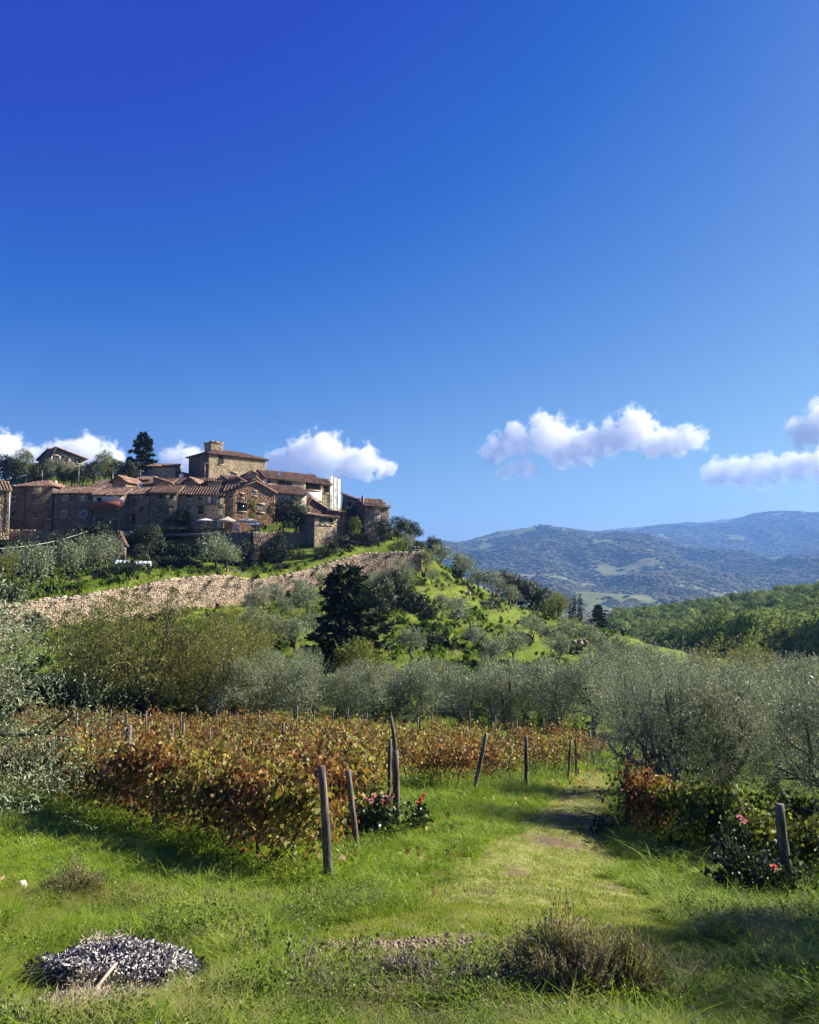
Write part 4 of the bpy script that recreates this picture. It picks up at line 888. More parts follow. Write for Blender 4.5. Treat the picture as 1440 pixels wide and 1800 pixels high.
    def chimney(s, px, py, w=.7, h=1.2, cap=True, dy=None, mat='rust'):
        u, z = s.u(px), s.v(py); y = s.dep*.45 if dy is None else dy; h1 = h
        c = MB().box(u-w/2, y-w/2, z-h1, u+w/2, y+w/2, z).build('chimney', ms[mat], s.rf if hasattr(s, 'rf') else s.root)
        return s
    def add(s, name, mb, mat, parent=None, **k): return mb.build(name, mat, parent or s.root, **k)
    def pipe(s, px, y0, y1, mat=None):
        MB().tube([(s.u(px), -.22, s.v(y0)), (s.u(px), -.22, s.v(y1))], .07, 6).build('drainpipe', mat or m_iron, s.root); return s

V_ = House
# ---- left block
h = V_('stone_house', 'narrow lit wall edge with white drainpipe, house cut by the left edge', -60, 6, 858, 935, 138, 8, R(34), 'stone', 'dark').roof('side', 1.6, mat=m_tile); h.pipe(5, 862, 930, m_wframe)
h = V_('stone_house', 'three storey stone house with low hipped tile roof, leftmost whole house', 17, 93, 855, 932, 150, 9, R(-7), 'dark')
h.win(58, 854.5, 74, 865, 'grey').win(60, 875, 69, 884, 'dark').win(18.5, 874, 25, 882, 'grey').win(19, 900, 24, 907, 'dark').win(62, 902, 68, 910, 'dark').win(88, 905, 91.5, 912, 'dark')
h.roof('hip', 1.5, hip=.42).chimney(75, 841, .6, 1.0, mat='gold'); h.pipe(43, 856, 925)
h = V_('stone_house', 'two storey stone house with four white shuttered windows', 93, 163, 866.5, 932, 149, 8, R(-6), 'dark')
h.win(111, 872, 117.5, 879, 'white').win(144.5, 872, 151, 879, 'white').win(109, 899, 115.5, 909, 'white').win(145, 899, 152, 909, 'white'); h.roof('side', 1.5)
h = V_('balcony_house', 'house with white upper wall and red balcony parapet over a wide arch', 163, 218, 869.5, 932, 148, 8, R(-5), 'dark')
h.win(170, 875, 178.5, 884, 'dark').win(200, 897, 210, 911, 'grey')
h.roof('side', 1.55, pitch=.55)
b = MB(); H0, H1 = h.v(883), h.v(870)
for a_, b_ in ((163.2, 170), (178.5, 217.6)): b.box(h.u(a_), -.2, H0, h.u(b_), -.12, H1)
b.box(h.u(170), -.2, h.v(874.6), h.u(178.5), -.12, H1); h.add('white_wall', b, m_white)
b = MB().box(h.u(163), -1.4, h.v(893), h.u(217), -1.25, h.v(882.5)); b.box(h.u(163), -1.25, h.v(893), h.u(164), -.2, h.v(882.5)); b.box(h.u(163), -1.4, h.v(893.5), h.u(217), -.2, h.v(893.05)); h.add('balcony_parapet', b, m_redp)
b = MB(); cx_, rw = h.u(192), 4*.62
pts = [(cx_+math.cos(math.pi*i/14)*2.35, -.9, h.v(910)+math.sin(math.pi*i/14)*1.6) for i in range(15)]
b.tube(pts, .16, 4); b.box(cx_-2.55, -1.3, h.v(930), cx_-2.2, -.2, h.v(909)); b.box(cx_+2.2, -1.3, h.v(930), cx_+2.55, -.2, h.v(909)); h.add('arch', b, ms['dark'])
T = MB(); tile_columns(T, (h.u(188), -1.1, h.v(872)), (h.u(219), -1.1, h.v(872)), (h.u(219), -.1, h.v(870)), (h.u(188), -.1, h.v(870)), .42, seed=3); h.add('porch_tiles', T, m_tile, kind='stuff')
h = V_('brick_house', 'tall narrow brick house with brown loggia posts beside the red balcony', 218, 263, 868, 936, 149.5, 8, R(-8), 'rust', plaster=None)
h.win(232, 875, 241, 892, 'grey').win(232, 905, 238, 922, 'dark').win(246, 893, 253, 902, 'dark'); h.roof('side', 1.5, mat=m_tile)
b = MB()
for px in (219.5, 223.5): b.box(h.u(px)-.14, -.55, h.v(925), h.u(px)+.14, -.25, h.v(872))
b.box(h.u(218), -.55, h.v(899), h.u(226), -.251, h.v(897.8)); h.add('loggia_post', b, ms['rust'])
h = V_('stone_house', 'stone house with long strip window under the eave and dark roof', 263, 311, 865.5, 934, 148.2, 8, R(-1), 'dark')
h.win(277, 870.5, 290, 877, 'dark').win(291, 870.5, 299, 877, 'dark').win(300, 870.5, 308.5, 877, 'dark').win(278, 892, 286, 903, 'dark').win(295, 892, 303.5, 904, 'dark'); h.roof('side', 1.6, mat=m_tiled)
h = V_('stone_house', 'wide stone house with small iron balcony and blue shutters above the gazebos', 311, 393, 868.5, 937, 149.4, 8, R(4), 'stone')
h.win(327, 869.5, 335.5, 876, 'grey').win(349, 870, 356, 879, 'dark').win(364, 873, 369.5, 884, 'white').win(372, 871, 379.5, 886, 'shut').win(385, 871, 394-1, 886, 'dark').win(330, 887, 334, 896, 'plain').win(348, 890, 358, 904, 'dark', 'door').win(385, 893, 395-2, 905, 'dark')
h.roof('side', 1.7, mat=m_tiled); h.pipe(310, 868, 905)
b = MB(); b.box(h.u(362), -.9, h.v(887.5), h.u(393), -.13, h.v(886.6))
for i in range(16): x = h.u(362)+i*(h.u(393)-h.u(362))/15; b.box(x-.015, -.88, h.v(886.6), x+.015, -.85, h.v(880.5))
b.box(h.u(362), -.89, h.v(880.8), h.u(393), -.84, h.v(880.4)); h.add('iron_balcony', b, m_iron)
h = V_('stone_house', 'narrow stone house between the iron balcony and the yellow vine', 393, 414, 863, 937, 150.6, 8, R(6), 'rust')
h.win(402, 871, 407, 881, 'grey').win(400, 893, 404, 899, 'dark'); h.roof('side', 1.5, mat=m_tiled)
h = V_('stone_house', 'sunlit stone house with a low gable and bright yellow vine on its wall', 414, 479, 863, 938, 153, 7, R(36), 'rust', 'stone')
h.win(420.5, 886, 435, 899.5, 'dark').win(452.5, 886.5, 461.5, 899.5, 'grey').win(444.5, 864, 449, 871, 'grey').win(425, 870, 429, 875, 'plain'); h.roof('front', 1.9, mat=m_tiled, pk=.02)
h = V_('plaster_house', 'pale plastered house with small upper windows right of the yellow vine', 476, 536, 866, 938, 157.8, 7, R(33), 'stone', plaster=m_plaster, stones=False)
h.win(481, 866.8, 485, 873, 'grey').win(511, 868.5, 516, 877.5, 'grey').win(475+2, 888, 493, 905, 'dark').win(500, 890, 505, 898, 'grey'); h.roof('side', 1.6, mat=m_tiled)
# ---- second tier of roofs behind the front row
for (x0, x1, yt, yb, d, rz, kind, gh, mt, wm, lab) in [
  (160, 236, 856, 880, 160, -4, 'side', 1.7, m_tile, 'dark', 'low house behind the red balcony house showing only its tiled roof'),
  (228, 300, 851, 880, 161, -5, 'side', 1.3, m_tiled, 'stone', 'house behind the brick house with pale ridge and antenna'),
  (292, 350, 850, 880, 162, -3, 'side', 1.4, m_tiled, 'dark', 'house behind the strip window house with dark red roof'),
  (340, 402, 853, 880, 160, 4, 'side', 1.6, m_tiled, 'dark', 'house behind the iron balcony house, long dark roof'),
  (390, 440, 851, 880, 158, 8, 'front', 1.5, m_tiled, 'dark', 'gabled house under the keep with small terrace'),
  (212, 262, 838, 860, 172, -6, 'side', 1.0, m_tile, 'stone', 'low roofed house at the foot of the tall conifer'),
  (305, 352, 838, 862, 174, 8, 'lean', 1.2, m_tiled, 'stone', 'stone house with sloping dark roof left of the keep'),
  (196, 222, 846, 870, 156, -12, 'front', 1.0, m_tile, 'stone', 'tiny gabled attic house among the roofs above the red balcony'),
  (270, 296, 847, 870, 155.5, 10, 'lean', .9, m_tiled, 'rust', 'small attic with a roof leaning right above the strip window house'),
  (322, 346, 848, 872, 156, -8, 'front', .9, m_tile, 'stone', 'small attic gable above the left end of the balcony house'),
  (366, 388, 846, 872, 156.5, 14, 'shed', .8, m_tile, 'gold', 'small sunlit attic box above the iron balcony house'),
  (400, 424, 843, 868, 159, 30, 'side', 1.0, m_tile, 'gold', 'small attic house between the keep and the yellow vine house'),
  (238, 262, 843, 866, 163, -4, 'side', .9, m_tile, 'gold', 'little lit gable house under the tall conifer'),
  (436, 462, 850, 876, 160, 34, 'front', 1.2, m_tiled, 'gold', 'small gable between the yellow vine house and the keep'),
  (418, 468, 842, 862, 164, 14, 'front', 1.6, m_tiled, 'gold', 'small gabled house at the right foot of the keep')]:
    h = V_('stone_house', lab, x0, x1, yt, yb, d, 7, R(rz), wm, extra=4)
    if 'dark roof left' in lab: h.win(318, 843, 323, 848, 'dark')
    h.roof(kind, gh, mat=mt, pk=.0)
    for q in range(2 if x1-x0 > 40 else 1): h.chimney(x0+9+q*24, yt-7-q*3, .5, 1.2, mat='gold' if q else 'rust')
# pinkish roofed house beside the conifer
h = V_('stone_house', 'house with plain pinkish roof slab beside the tall conifer', 260, 307, 820, 842, 173, 6, R(3), 'gold', extra=3); h.win(263, 820.5, 267, 826, 'dark'); h.roof('shed', 1.3, mat=m_tile, over=.5)
# ---- the keep
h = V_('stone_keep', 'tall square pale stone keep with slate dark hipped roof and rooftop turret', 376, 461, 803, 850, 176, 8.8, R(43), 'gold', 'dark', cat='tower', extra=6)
h.win(389.5, 804.5, 396.5, 819, 'dark').win(408, 832, 416, 842.5, 'grey'); h.roof('hip', 1.7, over=.5, mat=m_tiled, hip=.45)
tw = empty('turret', (h.u(398), 4.6, h.v(803)), 0); tw.parent = h.root
g = np.random.default_rng(3); mb = MB().box(-1.45, -1.3, 0, 1.45, 1.5, 3.0); mb.build('turret_wall', m_mortar, tw)
st = MB(); Vv, Fq = stone_boxes(g, 2.9, 2.9, [(.7, 1.15, .7, 1.5), (1.7, 2.15, .7, 1.5)]); st.add(Vv+np.array([-1.45, -1.3, 0.05]), [Fq])
for sg in (-1, 1):
    Vv, Fq = stone_boxes(g, 2.8, 2.9); st.add(np.stack([sg*(1.45-Vv[:, 1]), (Vv[:, 0]-1.3) if sg > 0 else (1.5-Vv[:, 0]), Vv[:, 2]+.05], 1), [Fq])
st.build('turret_stones', ms['gold'], tw, kind='stuff')
cr = MB().box(-1.62, -1.47, 3.0, 1.62, 1.67, 3.22)
for (a_, b_) in ((-1.6, -1.0), (-.4, .3), (.95, 1.6)): cr.box(a_, -1.46, 3.22, b_, -1.1, 3.5); cr.box(a_, 1.3, 3.22, b_, 1.66, 3.42)
cr.build('turret_parapet', ms['rust'], tw)
h.chimney(449, 799, .8, .7, dy=3)
# ---- hilltop house at left
h = V_('cream_house', 'cream two storey villa with red roof on the hilltop at left', 97, 141, 803, 840, 188, 7, R(40), 'stone', plaster=m_plaster, stones=False, cat='house')
h.win(99, 803, 105.5, 812, 'white').win(107.5, 803, 116.5, 812, 'plain').win(122.5, 804.5, 128, 812.5, 'white').win(129, 804.5, 134.5, 812.5, 'plain').win(110, 826, 118, 836, 'dark')
h.roof('front', 1.9, mat=m_tile, pk=-.75, over=.7).chimney(120, 793, .5, 1.1, mat='gold')
b = MB().box(h.u(118.5), -.3, h.v(838), h.u(119.8), -.1, h.v(800)); h.add('red_pier', b, m_redp)
b = MB().box(h.u(88), -2.6, h.v(819.8), h.u(124), 0, h.v(818)); 
for px in (90, 106, 123): b.box(h.u(px)-.14, -2.5, h.v(838), h.u(px)+.14, -2.2, h.v(819.8))
h.add('porch_roof', b, m_redp)
h = V_('cream_house', 'dark side wing with gable left of the hilltop villa', 66, 97, 806, 838, 190, 8, R(-12), 'dark', plaster=mat_simple('shade_toned_render', [(.2, (.10, .085, .075)), (.8, (.17, .145, .125))], 2, .9, .2), stones=False); h.win(80, 808, 84, 813, 'dark'); h.roof('front', 2.3, mat=m_tile, pk=.25, over=.5)  # the wing's shade is put into a darker render colour
h = V_('annex_shed', 'low annex with lit brick wall below the hilltop villa', 50, 80, 818, 838, 184, 5, R(10), 'rust', stones=True, cat='shed'); h.win(68, 822, 78, 830, 'plain'); h.roof('shed', .9, mat=m_tiled)
# ---- upper right block
h = V_('stone_house', 'long upper house with loggia and many chimneys right of the keep', 470, 534, 842, 872, 166, 6, R(38), 'gold', 'stone', extra=3)
h.win(490, 845.5, 501, 854, 'dark').win(503, 845.8, 511, 854.6, 'plain').win(472, 846, 478, 852, 'plain'); h.roof('side', 1.7, mat=m_tiled)
for px, hh in ((486, 1.0), (500, .9), (506, 1.8), (521, 1.1)): h.chimney(px, 834-hh*2.5, .6, 1.6, mat='dark')
h = V_('loggia_house', 'house with dark loggia opening above a bright white wall', 534, 564, 847, 885, 170.3, 6, R(38), 'gold', plaster=m_plaster, stones=False, extra=3)
a0, a1 = h.u(534.5), h.u(563)
h.win(535, 849, 562.5, 861, 'dark', 'loggia_opening')
b = MB(); b.box(a0, -.3, h.v(880), a1, -.18, h.v(863)); h.add('white_wall', b, m_white)
b = MB().box(a0, -.45, h.v(862.9), a1, -.1, h.v(861.6)); h.add('ledge', b, m_stoneblock); h.roof('side', 1.8, mat=m_tiled)
for px in (532, 545, 557): h.chimney(px, 840, .6, 1.2, mat='dark')
h = V_('stone_house', 'sunlit stone end house with one hooded window beside the white scaffold', 564, 581, 850, 888, 172.2, 5, R(40), 'gold', extra=3)
h.win(569.5, 855.5, 576.5, 866, 'dark'); h.roof('side', 1.2, mat=m_tiled); h.chimney(569, 843, .9, 1.0, mat='dark')
# gabled brick house and lower tower
h = V_('gabled_house', 'brick gabled house with tiled slope in the sunlight above the round tree', 538, 573, 893, 925, 162, 7, R(38), 'rust', 'dark', extra=3); h.win(526+14, 895, 544, 901, 'dark'); h.roof('front', 1.9, mat=m_tile, pk=-.55)
h = V_('gabled_house', 'small stone gable behind the brick gabled house', 522, 550, 882, 905, 165, 5, R(12), 'stone', extra=3); h.win(527, 886, 530, 890, 'dark'); h.roof('front', 1.4, mat=m_tiled, pk=-.4)
h = V_('tower_house', 'tall golden stone tower house with a band of grey windows under its roof', 554, 591, 908, 978, 147, 5, R(41), 'gold', 'dark', cat='tower', extra=2)
h.win(562, 910.5, 569.5, 922, 'grey').win(570, 910.5, 577, 922, 'grey').win(577.5, 911, 583, 922.5, 'dark'); h.roof('shed', .7, mat=m_tiled, over=.5)
h = V_('stone_house', 'thin sunlit stone house between the tower house and the dark gable', 594, 607, 901, 934, 150, 4, R(38), 'rust', extra=2); h.win(598, 905, 601, 914, 'dark'); h.roof('shed', .6, mat=m_tile)
h = V_('stone_house', 'dark gabled house with long roof sloping down to the right', 601, 637, 882, 945, 158, 9, R(-10), 'dark', extra=2); h.win(613, 884, 617, 890, 'dark'); h.roof('lean', 1.7, mat=m_tiled)
h = V_('stone_house', 'low house with curved wall in front of the dark sloping roof', 604, 642, 906, 948, 153, 6, R(4), 'rust', extra=2); h.win(632, 915, 636, 930, 'dark'); h.roof('shed', 1.2, mat=m_tiled)
h = V_('stone_tower', 'square stone tower with two stepped tile roofs at the right end of the village', 641, 684, 890, 950, 152, 5.5, R(22), 'stone', 'dark', cat='tower', extra=3)
h.win(661, 904, 667.5, 915, 'shut'); h.roof('shed', .5, mat=m_tile, over=.6)
up = MB().box(h.u(641), 1.2, h.v(890), h.u(679), 6.0, h.v(884.5)); h.add('upper_storey', up, ms['dark'])
T = MB(); A_ = (h.u(638.5), .7, h.v(885.5)); B_ = (h.u(682), .7, h.v(885.5)); tile_columns(T, A_, B_, (B_[0], 4, B_[2]+1.25), (A_[0], 4, A_[2]+1.25), .42, seed=8); slab(T, [A_, B_, (B_[0], 4, B_[2]+1.2), (A_[0], 4, A_[2]+1.2)], .1); h.add('upper_roof', T, m_tile, kind='stuff')
b = MB().box(h.u(637.5), -.2, h.v(905), h.u(639.6), .4, h.v(872)); h.add('flue', b, m_iron)
h = V_('garden_shed', 'small dark stone shed with flat slab roof on the slope under the tower', 602, 631, 955, 975, 146, 5, R(10), 'dark', cat='shed'); h.win(616, 958, 622, 968, 'dark', 'door'); h.roof('lean', .8, mat=m_tiled, over=.3)
h = V_('garden_shed', 'low open shed with a pale bench of light roof under the stone tower', 633, 668, 956, 972, 147, 4, R(5), 'dark', cat='shed'); h.win(640, 958, 648, 966, 'plain').win(652, 958, 658, 968, 'dark'); h.roof('shed', .6, mat=m_tile, over=.5)
h = V_('gabled_hut', 'small hut with a pointed lit gable in the shaded garden', 202, 219, 955, 974, 134, 4, R(16), 'gold', 'dark', cat='hut'); h.win(206, 959, 214, 972, 'dark', 'door'); h.roof('front', 1.6, mat=m_tiled, over=.25)
h = V_('ivy_hut', 'square ruined hut wrapped in dark ivy on the ridge', 835, 869, 1058, 1096, 140, 4, R(6), 'dark', cat='hut'); h.win(846, 1078, 852, 1090, 'dark', 'door'); h.body(None)
gi = np.random.default_rng(12); Vv, Fq = shoots(gi, [(x*1.0, y_, z_, .75) for x in (-1.5, -.5, .5, 1.5) for z_ in (.6, 1.6, 2.6, 3.5) for y_ in (.0, 3.)], 900, 5, .25, .2, .12, up=.1, shell=.8, spread=1.1)
obj('ivy', mesh_np('ivy', Vv, [Fq], [m_shrub]), h.root)
# ---- white netted scaffold
sc = empty('scaffold', (wx(590, 174, 860), 174, slope(898)*174), R(50), 'scaffold wrapped in white netting, half seen behind the end house', 'scaffold')
sw = 27*174/F; shh = (slope(838)-slope(898))*174; m_net = mat_simple('white_net', [(.2, (.60, .60, .58)), (.8, (.80, .80, .78))], 3, .8, .1)
for i in range(4):
    x = -sw/2+i*sw/3; MB().tube([(x, -.1, -2), (x, -.1, shh+.5+.35*(i % 2))], .04, 5).build('scaffold_pole', m_wood, sc)
g = np.random.default_rng(2)
for i in range(3):
    xa = -sw/2+i*sw/3+.01; xb = xa+sw/3-.02; xs = np.linspace(xa, xb, 7); zs = np.linspace(0, shh-.2*i, 14); XX, ZZ = np.meshgrid(xs, zs)
    YY = .015*np.sin(XX*7+i)+g.normal(0, .02, XX.shape); top_ = np.array([0]*6+[0]); Vn = np.stack([XX, YY, ZZ], 2).reshape(-1, 3); I = (np.arange(13)[:, None]*7+np.arange(6)[None]).ravel()
    obj('netting', mesh_np('netting', np.concatenate([Vn, Vn+np.array([0, .02, 0])]), [np.stack([I, I+1, I+8, I+7], 1), np.stack([I+91+7, I+91+8, I+91+1, I+91], 1)], [m_net]), sc)
for z_ in (1.9, 3.9, 5.8): MB().box(-sw/2, .1, z_, sw/2, .9, z_+.06).build('scaffold_deck', m_wood, sc)
MB().box(-sw/2+.1, 1.0, -2, sw/2, 5, shh-.5).build('covered_wall', m_plaster, sc)

# ---- retaining walls of rubble
def wall_run(name, label, pts, tops, bots, mat, thick=1.4, cap=True, sh=(.11, .23), sw=(.14, .44), depth=.13, jag=.25, back=.8, weeds=0):
    """pts [(px,d)], tops/bots py at those px: a leaning rubble wall following the ground, its courses unrolled along the run"""
    root = empty(name, tuple(P(pts[0][0], bots[0][1], pts[0][1])), 0, label, 'wall'); base = np.array(root.location)
    g = np.random.default_rng(len(pts)*13+int(pts[0][1])); core = MB(); st = MB(); cp = MB()
    px = np.arange(pts[0][0], pts[-1][0]+.01, 6.0) if pts[-1][0]-pts[0][0] > 30 else np.linspace(pts[0][0], pts[-1][0], 6)
    d = np.interp(px, *zip(*pts)); zt = np.array([slope(t) for t in np.interp(px, *zip(*tops))])*d; zb = np.array([slope(t) for t in np.interp(px, *zip(*bots))])*d-1.5
    X_ = (px-720)/F*d/math.cos(TH); A = np.stack([X_, d], 1); seg = np.linalg.norm(np.diff(A, axis=0), axis=1); S = np.concatenate([[0], np.cumsum(seg)]); L_ = S[-1]
    tang = np.gradient(A, axis=0); tang /= np.linalg.norm(tang, axis=1, keepdims=True); nn = np.stack([tang[:, 1], -tang[:, 0]], 1)
    at = lambda s, arr: np.stack([np.interp(s, S, arr[:, k]) for k in range(arr.shape[1])], 1)
    lean = .10; n = len(px)
    def pos(s, off, z): c = at(s, A)+at(s, nn)*off[:, None]; return np.concatenate([c, z[:, None]], 1)-base
    rows_ = [pos(S, lean*(zt-zb), zb), pos(S, 0*zt, zt-.05), pos(S, 0*zt-back, zt-.03), pos(S, 0*zt-thick, zb)]
    V = np.stack(rows_, 1).reshape(-1, 3); i = np.arange(n-1)*4
    core.add(V, [np.concatenate([np.stack([i+k, i+4+k, i+4+(k+1) % 4, i+(k+1) % 4], 1) for k in range(4)]), [[3, 2, 1, 0]], [[4*n-4, 4*n-3, 4*n-2, 4*n-1]]])
    z0 = zb.min(); Vv, Fq = stone_boxes(g, L_, zt.max()-z0+.3, [], depth, sh, sw, .02)
    B = Vv.reshape(-1, 8, 3); cx = B[:, :, 0].mean(1); cz = B[:, :, 2].mean(1)+z0
    # courses drift up and down so that nothing lines up for long
    B[:, :, 2] += ((vn(cx*.35, cz*.6, 5)-.5)*.35)[:, None]+g.normal(0, .02, (len(B), 1)); cz = B[:, :, 2].mean(1)+z0
    topz = np.interp(cx, S, zt)+(vn(cx*.8, cx*0, 3)-.6)*jag*1.6
    k = (cz < topz) & (cz > np.interp(cx, S, zb)) & (g.random(len(B)) > .02); B = B[k]; m = len(B)
    B[:, 4:, :] += g.normal(0, .018, (m, 4, 3)); Q = B.reshape(-1, 3); zz = Q[:, 2]+z0
    off = lean*(np.interp(Q[:, 0], S, zt)-zz)-Q[:, 1]; W3 = pos(Q[:, 0], off, zz)
    b8 = (np.arange(m)*8)[:, None]; st.add(W3, [np.concatenate([b8+np.array(q) for q in ([4, 5, 6, 7], [0, 1, 5, 4], [1, 2, 6, 5], [2, 3, 7, 6], [3, 0, 4, 7])])])
    for s in np.arange(.2, L_, .42):
        if g.random() < .3: continue
        c = pos(np.array([s]), np.array([-.28]), np.array([np.interp(s, S, zt)]))[0]; u = at(np.array([s]), tang)[0]; r = g.uniform(.12, .28)
        cp.box(-r, -.28, -.1, r, .28, g.uniform(.02, .17), 0, Matrix.Translation(c) @ Euler((g.uniform(-.25, .25), g.uniform(-.25, .25), math.atan2(u[1], u[0])+g.uniform(-.4, .4))).to_matrix().to_4x4())
    core.build('wall_core', m_mortar, root); st.build('facing_stones', mat, root, kind='stuff')
    if cap: cp.build('coping_stones', mat, root, kind='stuff')
    if weeds:
        Vs = []; Fs = []; o_ = 0
        for q in range(weeds):
            s = g.uniform(0, L_); zz = np.interp(s, S, zb)+1.5+(np.interp(s, S, zt)-np.interp(s, S, zb)-1.5)*g.uniform(0, 1)**(.5 if q % 2 else 2); c = pos(np.array([s]), np.array([lean*(np.interp(s, S, zt)-zz)+.15]), np.array([zz]))[0]; r = g.uniform(.12, .42)
            v, f = shoots(g, [(c[0], c[1], c[2], r)], 22, 4, .3*r+.1, .16, .08, up=.2, spread=1.2); Vs.append(v); Fs.append(f+o_); o_ += len(v)
        tag(obj('wall_weeds', mesh_np('wall_weeds', np.concatenate(Vs), [np.concatenate(Fs)], [m_shrub]), root), kind='stuff')
    return root
lw = wall_run('retaining_wall', 'long curving sunlit rubble wall climbing across the slope below the village', WALL[1:], WTOP, WBOT, ms['wall'], weeds=230)
# buttress
q0 = P(385, 1010, 114.5)
b = MB(); M = Matrix.Translation(q0-Vector(lw.location)) @ Matrix.Rotation(R(50), 4, 'Z')
b.add([tuple(M @ Vector(v)) for v in [(-.7, -1.6, -6.5), (.7, -1.6, -6.5), (.7, .6, -6.5), (-.7, .6, -6.5), (-.55, -.3, 0), (.55, -.3, 0), (.55, .6, 0), (-.55, .6, 0)]], [MB.BOXF]); b.build('buttress', ms['wall'], lw)
ew = wall_run('retaining_wall', 'short return of the long wall at its right end', [(738, 150), (743, 153), (744, 160)], [(738, 970), (745, 970)], [(738, 1006), (745, 1012)], ms['wall'])
wall_run('terrace_wall', 'sunlit rubble terrace wall under the right gazebo with evergreen columns before it', [(446, 141.5), (500, 145), (556, 149)], [(440, 936.5), (560, 935.5)], [(440, 1003), (560, 985)], ms['stone'], back=3)
wall_run('terrace_wall', 'dark shaded terrace wall under the long hedge and gazebos', [(262, 148), (350, 145), (446, 141.5)], [(260, 937), (450, 936)], [(260, 985), (450, 1000)], ms['dark'], back=3)  # shade of this stretch is also put into its darker stone
wall_run('terrace_wall', 'grey rubble garden wall below the leftmost stone houses', [(-90, 143), (0, 143), (60, 143), (118, 143.5)], [(-90, 932), (0, 931), (118, 934)], [(-90, 960), (0, 958), (118, 960)], ms['stone'], back=2)
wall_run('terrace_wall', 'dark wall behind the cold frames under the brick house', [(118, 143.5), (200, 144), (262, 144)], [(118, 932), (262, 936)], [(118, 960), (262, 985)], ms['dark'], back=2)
wall_run('garden_wall', 'low dry stone wall along the path between the garden shed and the wall end', [(560, 141), (600, 143.5), (640, 146)], [(560, 996), (600, 978), (640, 966)], [(560, 1003), (600, 990), (640, 975)], ms['stone'], back=.4)
# ---- terrace platforms between walls and houses
b = MB()
def plat(x0, x1, y, d0, d1, name, mat):
    z = slope(y)*d0; a0, a1, c0, c1 = wx(x0, d0), wx(x1, d0), wx(x0, d1), wx(x1, d1)
    V = [(a0, d0, z), (a1, d0, z), (c1, d1, z), (c0, d1, z)]; V = V+[(x, y_, z-.5) for x, y_, z in V]
    return tag(obj(name, mesh_np(name, V, [np.array([[0, 1, 2, 3], [7, 6, 5, 4], [4, 5, 1, 0], [5, 6, 2, 1], [6, 7, 3, 2], [7, 4, 0, 3]])], [mat])), kind='structure')
m_pave = mat_simple('terrace_gravel', [(.2, (.12, .10, .08)), (.8, (.26, .22, .18))], 3, .95, .4)
plat(262, 440, 937.4, 144, 158, 'terrace_paving', m_pave); plat(440, 512, 937.2, 147, 160, 'terrace_paving', m_pave)
# ---- gazebos and parasols
m_canvas = mat_leaf('cream_canvas', [(0, (.62, .54, .42)), (1, (.70, .62, .50))], trans=.25, rough=.8, spec=.1)
m_wcanvas = mat_leaf('white_canvas', [(0, (.74, .74, .73)), (1, (.80, .80, .79))], trans=.25, rough=.8, spec=.1)
def gazebo(x0, x1, ypk, ye, yb, d, lab):
    w = (x1-x0)*d/F; z0 = slope(yb)*d; H = (slope(ye)-slope(yb))*d; pk = (slope(ypk)-slope(ye))*d
    r = empty('gazebo', (wx((x0+x1)/2, d), d, z0), R(3), lab, 'gazebo', 'cream gazebos on the village terrace'); D_ = 2.2
    for sx in (-1, 1):
        for yy in (0, D_): MB().box(sx*w/2-.05-(.05 if sx > 0 else -.05), yy-.05, 0, sx*w/2+.05-(.05 if sx > 0 else -.05), yy+.05, H).build('post', m_wframe, r)
    o = .12; a = w/2+o; V = [(-a, -o, H), (a, -o, H), (a, D_+o, H), (-a, D_+o, H)]
    n = 5; Vs = []; 
    for i in range(n+1):
        t = i/n; s_ = (1-t)*1.0; zz = H+pk*(t**1.25)
        Vs += [(-a*s_, D_/2-(D_/2+o)*s_, zz), (a*s_, D_/2-(D_/2+o)*s_, zz), (a*s_, D_/2+(D_/2+o)*s_, zz), (-a*s_, D_/2+(D_/2+o)*s_, zz)]
    Fq = [[i*4+j, i*4+(j+1) % 4, (i+1)*4+(j+1) % 4, (i+1)*4+j] for i in range(n) for j in range(4)]
    k = len(Vs); Vs += [(x, y, H-.22) for x, y, _ in Vs[:4]]; Fq += [[j, k+j, k+(j+1) % 4, (j+1) % 4] for j in range(4)]
    cm_ = mesh_np('canopy', Vs, [np.array(Fq)], [m_canvas]); obj('canopy', cm_, r)
    for sx in (-1, 1):
        m2 = MB()
        for q in range(5): x = sx*(w/2-.14-.05*q); m2.box(x-.025, -.03-.02*(q % 2), H*.0+.1, x+.025, .02, H-.1-q*.28)
        m2.build('curtain', m_wcanvas, r)
gazebo(381, 413, 907, 914.5, 934, 146.7, 'left cream gazebo with peaked canopy and tied curtains')
gazebo(414.5, 452, 908, 915, 935, 146.6, 'right cream gazebo with peaked canopy and tied curtains')
def parasol(x0, x1, yt, ye, yb, d, lab):
    r_ = (x1-x0)/2*d/F; z0 = slope(yb)*d; H = (slope(yt)-slope(yb))*d; e = (slope(ye)-slope(yb))*d
    r = empty('parasol', (wx((x0+x1)/2, d), d, z0), .3, lab, 'parasol', 'white parasols on the terrace'); MB().tube([(0, 0, 0), (0, 0, H)], .035, 6).build('pole', m_wframe, r)
    V = [(0, 0, H)]+[(math.cos(i*math.pi/4)*r_, math.sin(i*math.pi/4)*r_, e-(.0 if i % 2 else .05)) for i in range(8)]+[(math.cos(i*math.pi/4)*r_*.5, math.sin(i*math.pi/4)*r_*.5, e+(H-e)*.62) for i in range(8)]
    obj('canopy', mesh_np('canopy', V, [np.array([[0, 9+i, 9+(i+1) % 8] for i in range(8)]), np.array([[9+i, 1+i, 1+(i+1) % 8, 9+(i+1) % 8] for i in range(8)])], [m_wcanvas]), r)
    MB().box(-.3, -.3, 0, .3, .3, .1).build('base', m_iron, r)
